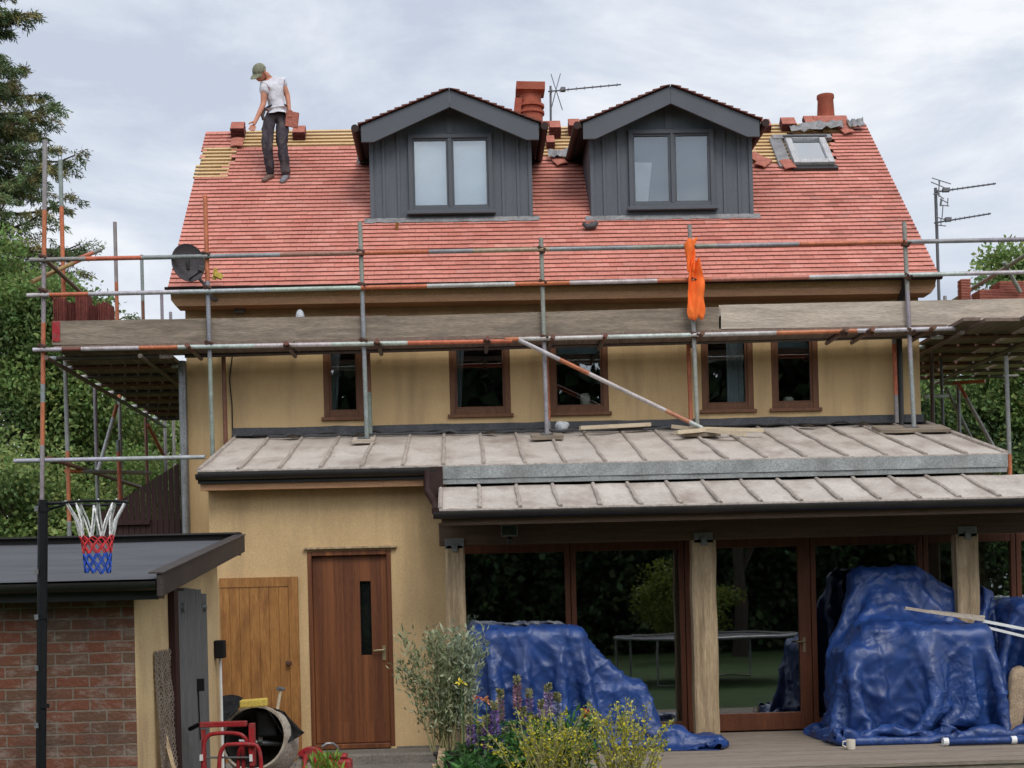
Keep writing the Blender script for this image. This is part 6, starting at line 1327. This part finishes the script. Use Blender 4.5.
# lupins
spk = [(494, 702, 730, .15, (.24, .16, .36)), (523, 708, 730, .15, (.22, .17, .40)), (535, 716, 730, .15, (.27, .2, .42)), (548, 684, 730, .15, (.30, .22, .36)), (470, 716, 740, .15, (.26, .18, .32)), (512, 722, 745, .15, (.22, .17, .4)), (486, 716, 700, .16, (.20, .11, .26)), (517, 676, 720, .2, (.33, .19, .24)), (529, 690, 735, .18, (.26, .18, .36)), (505, 728, 748, .14, (.22, .15, .34)), (480, 725, 748, .14, (.25, .16, .27)), (541, 700, 730, .15, (.30, .24, .40)), (557, 693, 720, .13, (.26, .28, .42)), (500, 690, 712, .15, (.33, .22, .22))]
def lupin(px, top, Y, seed, col, label):
    p = at(px, top, Y); b = V((p.x, Y, .03)); lp_ = empty('lupin', b, label, 'lupin', 'lupins in the flower bed'); hh = p.z-b.z
    mb = MB(); mb.path([b, b+V((.01, 0, hh*.5)), p], [.008, .006, .003], 6); mb.build('stem', 'greenStem', lp_)
    n = 170; t = rng.uniform(0, 1, n); ang = rng.uniform(0, 6.28, n); r_ = .032*(1-t*.75); P = np.stack([p.x+np.cos(ang)*r_*.4, Y+np.sin(ang)*r_*.4, p.z-.26*(1-t)], 1); D = np.stack([np.cos(ang), np.sin(ang), .5+0*t], 1)
    C = np.where((t > .72)[:, None], np.array([.27, .26, .13]), np.array(col))*rng.uniform(.6, 1.5, (n, 1)); C[rng.uniform(0, 1, n) < .3] *= np.array([1.7, 1.6, 1.6]); leaves('flower_spike', P, D, .035, .02, C, 'petal', lp_)
    n = 130; k = rng.integers(0, 13, n); cx = np.stack([p.x+rng.uniform(-.16, .16, 13), Y+rng.uniform(-.16, .16, 13), b.z+hh*rng.uniform(.15, .72, 13)], 1); ang = rng.uniform(0, 6.28, n)
    leaves('foliage', cx[k], np.stack([np.cos(ang), np.sin(ang), rng.uniform(-.1, .5, n)], 1), .085, .022, green(n, (.055, .13, .035), .35), 'leaf', lp_)
lab = ['violet lupin spike between the rosy and dusky ones', 'small blue violet lupin spike below the tallest one', 'low lilac lupin spike right of the tallest one', 'tall mauve lupin spike in front of the tarpaulin fold', 'dusky violet lupin spike leftmost beside the shrub', 'low blue lupin spike among the leaves'] + ['pale purple lupin spike low at the left of the bed', 'tallest pink and cream lupin spike before the blue tarpaulin', 'mauve lupin spike just right of the tallest one', 'short violet lupin spike above the dark leaves', 'short dusky lupin spike at the far left of the bed', 'lilac lupin spike in the middle of the bed', 'bluish lupin spike beside the yellow shrub', 'rosy lupin spike left of the tallest one']
for k, (px, ty, by, l, c) in enumerate(spk): lupin(px, ty, 11.0+.18*(k % 3), k, c, lab[k])
for k, (px, py, c, lb) in enumerate([(476, 699, (.55, .17, .08), 'orange flower among the shrub leaves'), (586, 713, (.55, .03, .02), 'small dark red flower above the yellow shrub'), (461, 682, (.75, .62, .05), 'yellow flower on the grey green shrub'), (486, 700, (.65, .28, .14), 'faded orange flower beside the brighter one')]):
    Y = 10.9; p = at(px, py, Y); f = empty('flower', (p.x, Y, .03), lb, 'flower'); mb = MB(); mb.path([(p.x+.02, Y, .03), (p.x, Y, p.z)], .004, 5); mb.build('stem', 'greenStem', f)
    n = 15; leaves('petal', np.tile(np.array(p), (n, 1))+rng.normal(0, .011, (n, 3)), unit(n)+np.array([0, -.3, .3]), .034, .022, green(n, c, .25), 'petal', f)
# leafy greens and the yellow broom
for k, (px, Y, w_, h_, n, lb) in enumerate([(478, 10.9, .30, .32, 34, 'low dark green leafy clump at the left of the bed'), (525, 10.8, .30, .48, 40, 'green leafy clump below the lupins'), (566, 10.9, .26, .62, 30, 'taller green clump before the tarpaulin')]):
    b = at(px, 768, Y); b.z = .03; cl = empty('leafy_plant', b, lb, 'plant', 'leafy plants in the flower bed'); stems(cl, b, n, h_, w_, .075, .024, [(.07, .18, .045), (.10, .24, .06), (.05, .13, .04)], 30+k, per=24, zmin=.3, stemr=.004, tuft=.03, smat='greenStem')
for k, (px, w_, h_, n, lb) in enumerate([(552, .50, .72, 44, 'yellow flowered broom at the left of the pair'), (625, .44, .74, 44, 'yellow flowered broom at the right of the pair, by the deck')]):
    Y = 10.3; b = at(px, 768, Y); b.z = .03; br_ = empty('broom_shrub', b, lb, 'shrub', 'yellow broom shrubs'); stems(br_, b, n, h_, w_, .032, .014, [(.33, .36, .12), (.22, .29, .08), (.44, .43, .16)], 40+k, per=26, zmin=.25, stemr=.0045, tuft=.014, smat='paleStem')
    P = []; rr_ = random.Random(60+k)
    o = [c_ for c_ in br_.children if c_.name.startswith('foliage')][0]; co = np.zeros(len(o.data.vertices)*3); o.data.vertices.foreach_get('co', co); co = co.reshape(-1, 3)[::4]+np.array(ORG[br_.name])
    sel = co[(co[:, 2] > .25) & (rng.uniform(0, 1, len(co)) < .5)]; idx = np.repeat(np.arange(len(sel)), 2); n2 = len(idx)
    leaves('flower', sel[idx]+rng.normal(0, .012, (n2, 3)), unit(n2)+np.array([0, -.3, .3]), rng.uniform(.016, .032, n2), rng.uniform(.012, .022, n2), np.array([.66, .58, .05])*rng.uniform(.6, 1.25, (n2, 1))*np.array([1, 1, 1]), 'petal', br_)
    tag([c_ for c_ in br_.children if c_.name.startswith('flower')][0], kind='stuff')
b = at(326, 766, 12.4); cl = empty('grass_tuft', (b.x, 12.4, -.14), 'bright green tuft in front of the red power cutter', 'plant'); n = 260; a = rng.uniform(0, 6.28, n); zt_ = at(326, 757, 12.4).z
leaves('foliage', np.stack([b.x+rng.normal(0, .07, n), 12.4+rng.normal(0, .05, n), rng.uniform(-.13, zt_, n)], 1), np.stack([np.cos(a)*.7, np.sin(a)*.7, np.ones(n)], 1), .10, .022, green(n, (.20, .33, .05), .3), 'leaf', cl)

# ------------------------------------------------------------------ the roofer
def skin(J, E, root, sub=2):
    me = bpy.data.meshes.new('body'); names = list(J); me.from_pydata([J[k][0] for k in names], [(names.index(a), names.index(b)) for a, b in E], [])
    o = bpy.data.objects.new('body', me); COL.objects.link(o); s_ = o.modifiers.new('s', 'SKIN'); s_.use_smooth_shade = True
    for i, k in enumerate(names):
        r_ = J[k][1]; r_ = r_ if isinstance(r_, tuple) else (r_, r_); me.skin_vertices[0].data[i].radius = r_; me.skin_vertices[0].data[i].use_root = (k == root)
    u = o.modifiers.new('u', 'SUBSURF'); u.levels = u.render_levels = sub
    dg = bpy.context.evaluated_depsgraph_get(); ev = o.evaluated_get(dg); m2 = bpy.data.meshes.new_from_object(ev); bpy.data.objects.remove(o); bpy.data.meshes.remove(me)
    return [v.co.copy() for v in m2.vertices], [tuple(p.vertices) for p in m2.polygons]
fL, fR = roofpt(270.5, 174.5, .06), roofpt(286, 175, .06); Yp = (fL.y+fR.y)/2
person = empty('person', (fL+fR)/2, 'roofer in a white t-shirt, dark trousers and cap standing on the tiles holding a tile', 'person')
B = lambda x, y, d=0: at(x, y, Yp+d)
kL, kR = B(266.5, 144, -.10), B(282, 144.5, -.06); hL, hR = B(270, 117, .0), B(282, 116, .02)
pel = B(276.5, 113, .0); wst = B(277, 106, .0); chs = B(274, 92, -.02); ub = B(272.5, 84, -.03); nk = B(268.5, 79, -.05); nk2 = B(266, 75.5, -.07)
sL, sR = B(264.5, 85.5, -.10), B(281.5, 82, .03)
eL, eR = B(263.5, 104, -.12), B(287.5, 96, .05); wLp, wRp = B(255.5, 121, -.22), B(289.2, 110, -.02)
hdL, hdR = B(253.3, 126, -.24), B(289.8, 115, -.05)
J = dict(pel=(pel, (.13, .10)), wst=(wst, (.12, .09)), chs=(chs, (.145, .10)), ub=(ub, (.12, .085)), nk=(nk, .055), nk2=(nk2, .052), sL=(sL, .058), eL=(eL, .04), wL=(wLp, .027), hL_=(hdL, (.034, .018)), sR=(sR, .058), eR=(eR, .04), wR=(wRp, .027), hR_=(hdR, (.034, .018)),
         tL=(hL, .085), kL=(kL, .06), aL=(fL+V((0, .02, .04)), .04), tR=(hR, .085), kR=(kR, .06), aR=(fR+V((0, .02, .04)), .04))
E_ = [('pel', 'wst'), ('wst', 'chs'), ('chs', 'ub'), ('ub', 'nk'), ('nk', 'nk2'), ('ub', 'sL'), ('sL', 'eL'), ('eL', 'wL'), ('wL', 'hL_'), ('ub', 'sR'), ('sR', 'eR'), ('eR', 'wR'), ('wR', 'hR_'), ('pel', 'tL'), ('tL', 'kL'), ('kL', 'aL'), ('pel', 'tR'), ('tR', 'kR'), ('kR', 'aR')]
mb = MB(); mb.add(*skin(J, E_, 'pel'))
# head: shaped ellipsoid with brow, nose, chin and ears; looks down to the left
hc = B(260, 72.5, -.13); fd = V((-.55, -.55, -.62)).normalized(); hs = fd.cross(V((.25, 0, 1))).normalized(); hu = hs.cross(fd).normalized(); HM = Matrix((hs, fd, hu)).transposed()
b0 = len(mb.v); mb.ball(hc, (.076, .096, .118), HM, 18, 14)
for i in range(b0, len(mb.v)):
    q = HM.transposed() @ (mb.v[i]-hc); x, y, z = q
    if z < 0: x *= 1-.28*(-z/.118)**1.5; y = y*(1-.12*(-z/.118)) if y < 0 else y
    if y > .05 and abs(x) < .03: y += .012 if z < -.05 else 0
    if y > .06 and abs(x) < .022 and -.045 < z < .02: y += .026*(1-abs(z+.028)/.05)
    if y > .05 and .012 < abs(x) < .045 and -.0 < z < .03: y -= .010
    mb.v[i] = hc+HM @ V((x, y, z))
mb.path([hc+HM @ V((0, .092, -.002)), hc+HM @ V((0, .118, -.034)), hc+HM @ V((0, .095, -.042))], [.008, .015, .008], 8)
for sg in (-1, 1): mb.ball(hc+HM @ V((sg*.076, -.012, -.01)), (.012, .026, .036), HM, 8, 6)
mb.path([nk, nk2, hc-fd*.03-hu*.06], [.055, .053, .05], 10)
def hand(w_, h_, curl, thumb_side):
    d = (h_-w_).normalized(); sd_ = d.cross(V((0, -1, 0))).normalized(); pn = sd_.cross(d); kn = h_+d*.025
    for k, (o, l) in enumerate(((-.03, .066), (-.010, .078), (.011, .073), (.030, .058))):
        a = kn-d*.03+sd_*o; b = kn+d*l*.35+sd_*o*1.1; c = b+(d*(1-curl)+pn*curl).normalized()*l*.35; e = c+(d*(1-1.6*curl)+pn*1.5*curl).normalized()*l*.32; mb.path([a, b, c, e], [.0105, .010, .009, .007], 7)
    a = w_+d*.02+sd_*thumb_side*.02; mb.path([a, a+d*.035+sd_*thumb_side*.03+pn*.01, a+d*.068+sd_*thumb_side*.036+pn*.03], [.013, .011, .008], 7)
hand(wLp, hdL, .35, 1); hand(wRp, hdR, .8, -1)
bd = mb.build('body', 'skin', person, True)
# clothing
up = lambda k, f: (J[k][0], tuple(x*f for x in J[k][1]) if isinstance(J[k][1], tuple) else J[k][1]*f)
hem = B(277.5, 110.5, .0)
TJ = dict(hem=(hem, (.165, .13)), wst=(wst, (.16, .12)), chs=(chs, (.175, .125)), ub=(ub, (.145, .10)), nk=(nk+(ub-nk)*.35, .07), sL=(sL, .082), mL=(sL.lerp(eL, .52), .068), sR=(sR, .082), mR=(sR.lerp(eR, .50), .068))
mb = MB(); mb.add(*skin(TJ, [('hem', 'wst'), ('wst', 'chs'), ('chs', 'ub'), ('ub', 'nk'), ('ub', 'sL'), ('sL', 'mL'), ('ub', 'sR'), ('sR', 'mR')], 'wst', 3))
for i, v_ in enumerate(mb.v): mb.v[i] = v_+V((noise.noise(v_*9), noise.noise(v_*9+V((5, 0, 0))), noise.noise(v_*9+V((0, 7, 0)))))*.022+V((0, 1, 0))*.016*noise.noise(V((v_.x*5+v_.z*14, v_.y*8, v_.z*9)))
mb.build('t_shirt', 'shirt', person, True)
mb = MB(); c = B(272.5, 97, -.155); mb.prism([(c.x-.012, c.z-.22), (c.x+.012, c.z-.22), (c.x+.004, c.z-.02), (c.x-.002, c.z+.0)], c.y+.03, c.y+.05); mb.ball((c.x, c.y+.035, c.z+.02), (.022, .015, .055), n=8, m=6); mb.build('shirt_print', 'print', person)
bl = [pel+V((.138*math.cos(t), .125*math.sin(t), .07+.02*math.cos(t))) for t in [2*math.pi*k/20 for k in range(21)]]
mb = MB(); mb.path(bl, .013, 6, cap=False); p_ = pel+V((-.13, -.09, .04)); mb.path([p_, p_+V((-.045, -.03, -.10)), p_+V((-.03, -.03, -.17))], [.012, .028, .02], 7); mb.build('tool_belt', 'trouser', person)
LJ = dict(top=(pel+V((0, 0, .07)), (.155, .125)), pel=(pel, (.165, .135)), tL=(hL, .10), kL=(kL, .08), cL=(kL.lerp(fL, .6), .07), aL=(fL+V((0, .012, -.005)), .07), tR=(hR, .10), kR=(kR, .08), cR=(kR.lerp(fR, .6), .07), aR=(fR+V((0, .012, -.005)), .07))
mb = MB(); mb.add(*skin(LJ, [('top', 'pel'), ('pel', 'tL'), ('tL', 'kL'), ('kL', 'cL'), ('cL', 'aL'), ('pel', 'tR'), ('tR', 'kR'), ('kR', 'cR'), ('cR', 'aR')], 'pel', 3))
for i, v_ in enumerate(mb.v): mb.v[i] = v_+V((noise.noise(v_*11), noise.noise(v_*11+V((5, 0, 0))), noise.noise(V((v_.x*9, v_.y*9, v_.z*16)))))*.018
mb.build('trousers', 'trouser', person, True)
for f, dr, m_ in ((fL, V((-.55, -.75, -.28)), 'boot'), (fR, V((-.30, -.85, -.30)), 'bootg')):
    mb = MB(); d = (dr-rn*dr.dot(rn)).normalized(); h0 = f-rn*.02; mb.add(*skin(dict(a=(h0-d*.05, (.046, .05)), b=(h0+d*.06-rn*.004, (.048, .042)), c=(h0+d*.17-rn*.012, (.042, .028))), [('a', 'b'), ('b', 'c')], 'b')); mb.build('shoe', m_, person, True)
# cap
mb = MB(); cu = (hu+fd*.10).normalized(); cs = hs; cf = cs.cross(cu)*-1; CM = Matrix((cs, cu.cross(cs), cu)).transposed(); n = 20; m_ = 7; b0 = len(mb.v); vs = []
for j in range(m_+1):
    ph = (math.pi/2)*j/m_
    for i in range(n): t = 2*math.pi*i/n; vs.append(hc+hu*.022+CM @ V((.088*math.cos(ph)*math.cos(t), .106*math.cos(ph)*math.sin(t), .098*math.sin(ph))))
mb.add(vs, [(j*n+i, j*n+(i+1) % n, (j+1)*n+(i+1) % n, (j+1)*n+i) for j in range(m_) for i in range(n)])
cfd = CM.col[1].copy(); cfd = cfd if cfd.dot(fd) > 0 else -cfd
vs = []; 
for j in range(5):
    for i in range(11):
        t = R(-62+124*i/10); r0 = .095+.085*j/4*math.cos(t*.9); vs.append(hc+hu*.028+cs*(math.sin(t)*(.085+.004*j))+cfd*(math.cos(t)*(.1)+.085*j/4*math.cos(t))-cu*(.006*j+.02*math.sin(t)**2))
nv = len(vs); vs2 = [p+cu*.006 for p in vs]
mb.add(vs+vs2, [(j*11+i, (j+1)*11+i, (j+1)*11+i+1, j*11+i+1) for j in range(4) for i in range(10)]+[(nv+j*11+i, nv+j*11+i+1, nv+(j+1)*11+i+1, nv+(j+1)*11+i) for j in range(4) for i in range(10)])
mb.build('cap', 'cap', person, True)
# tile in the right hand
mb = MB(); c = B(292, 119.5, -.07); a = V((math.cos(.30), .15, math.sin(-.12))).normalized(); u_ = V((.12, -.1, 1)); u_ = (u_-a*u_.dot(a)).normalized(); nn = a.cross(u_)
for k in range(3): mb.obox(c+nn*(.016*k-.016), a, nn, u_, .088-.004*k, .0065, .098)
mb.obox(c, a, nn, u_, .08, .02, .09); mb.obox(c+u_*.101-a*.03+nn*.012, a, nn, u_, .02, .01, .012)
tag(mb.build('roof_tile', 'tilered', None, loc=c), 'clay tiles held in the right hand of the roofer', 'roof tile')
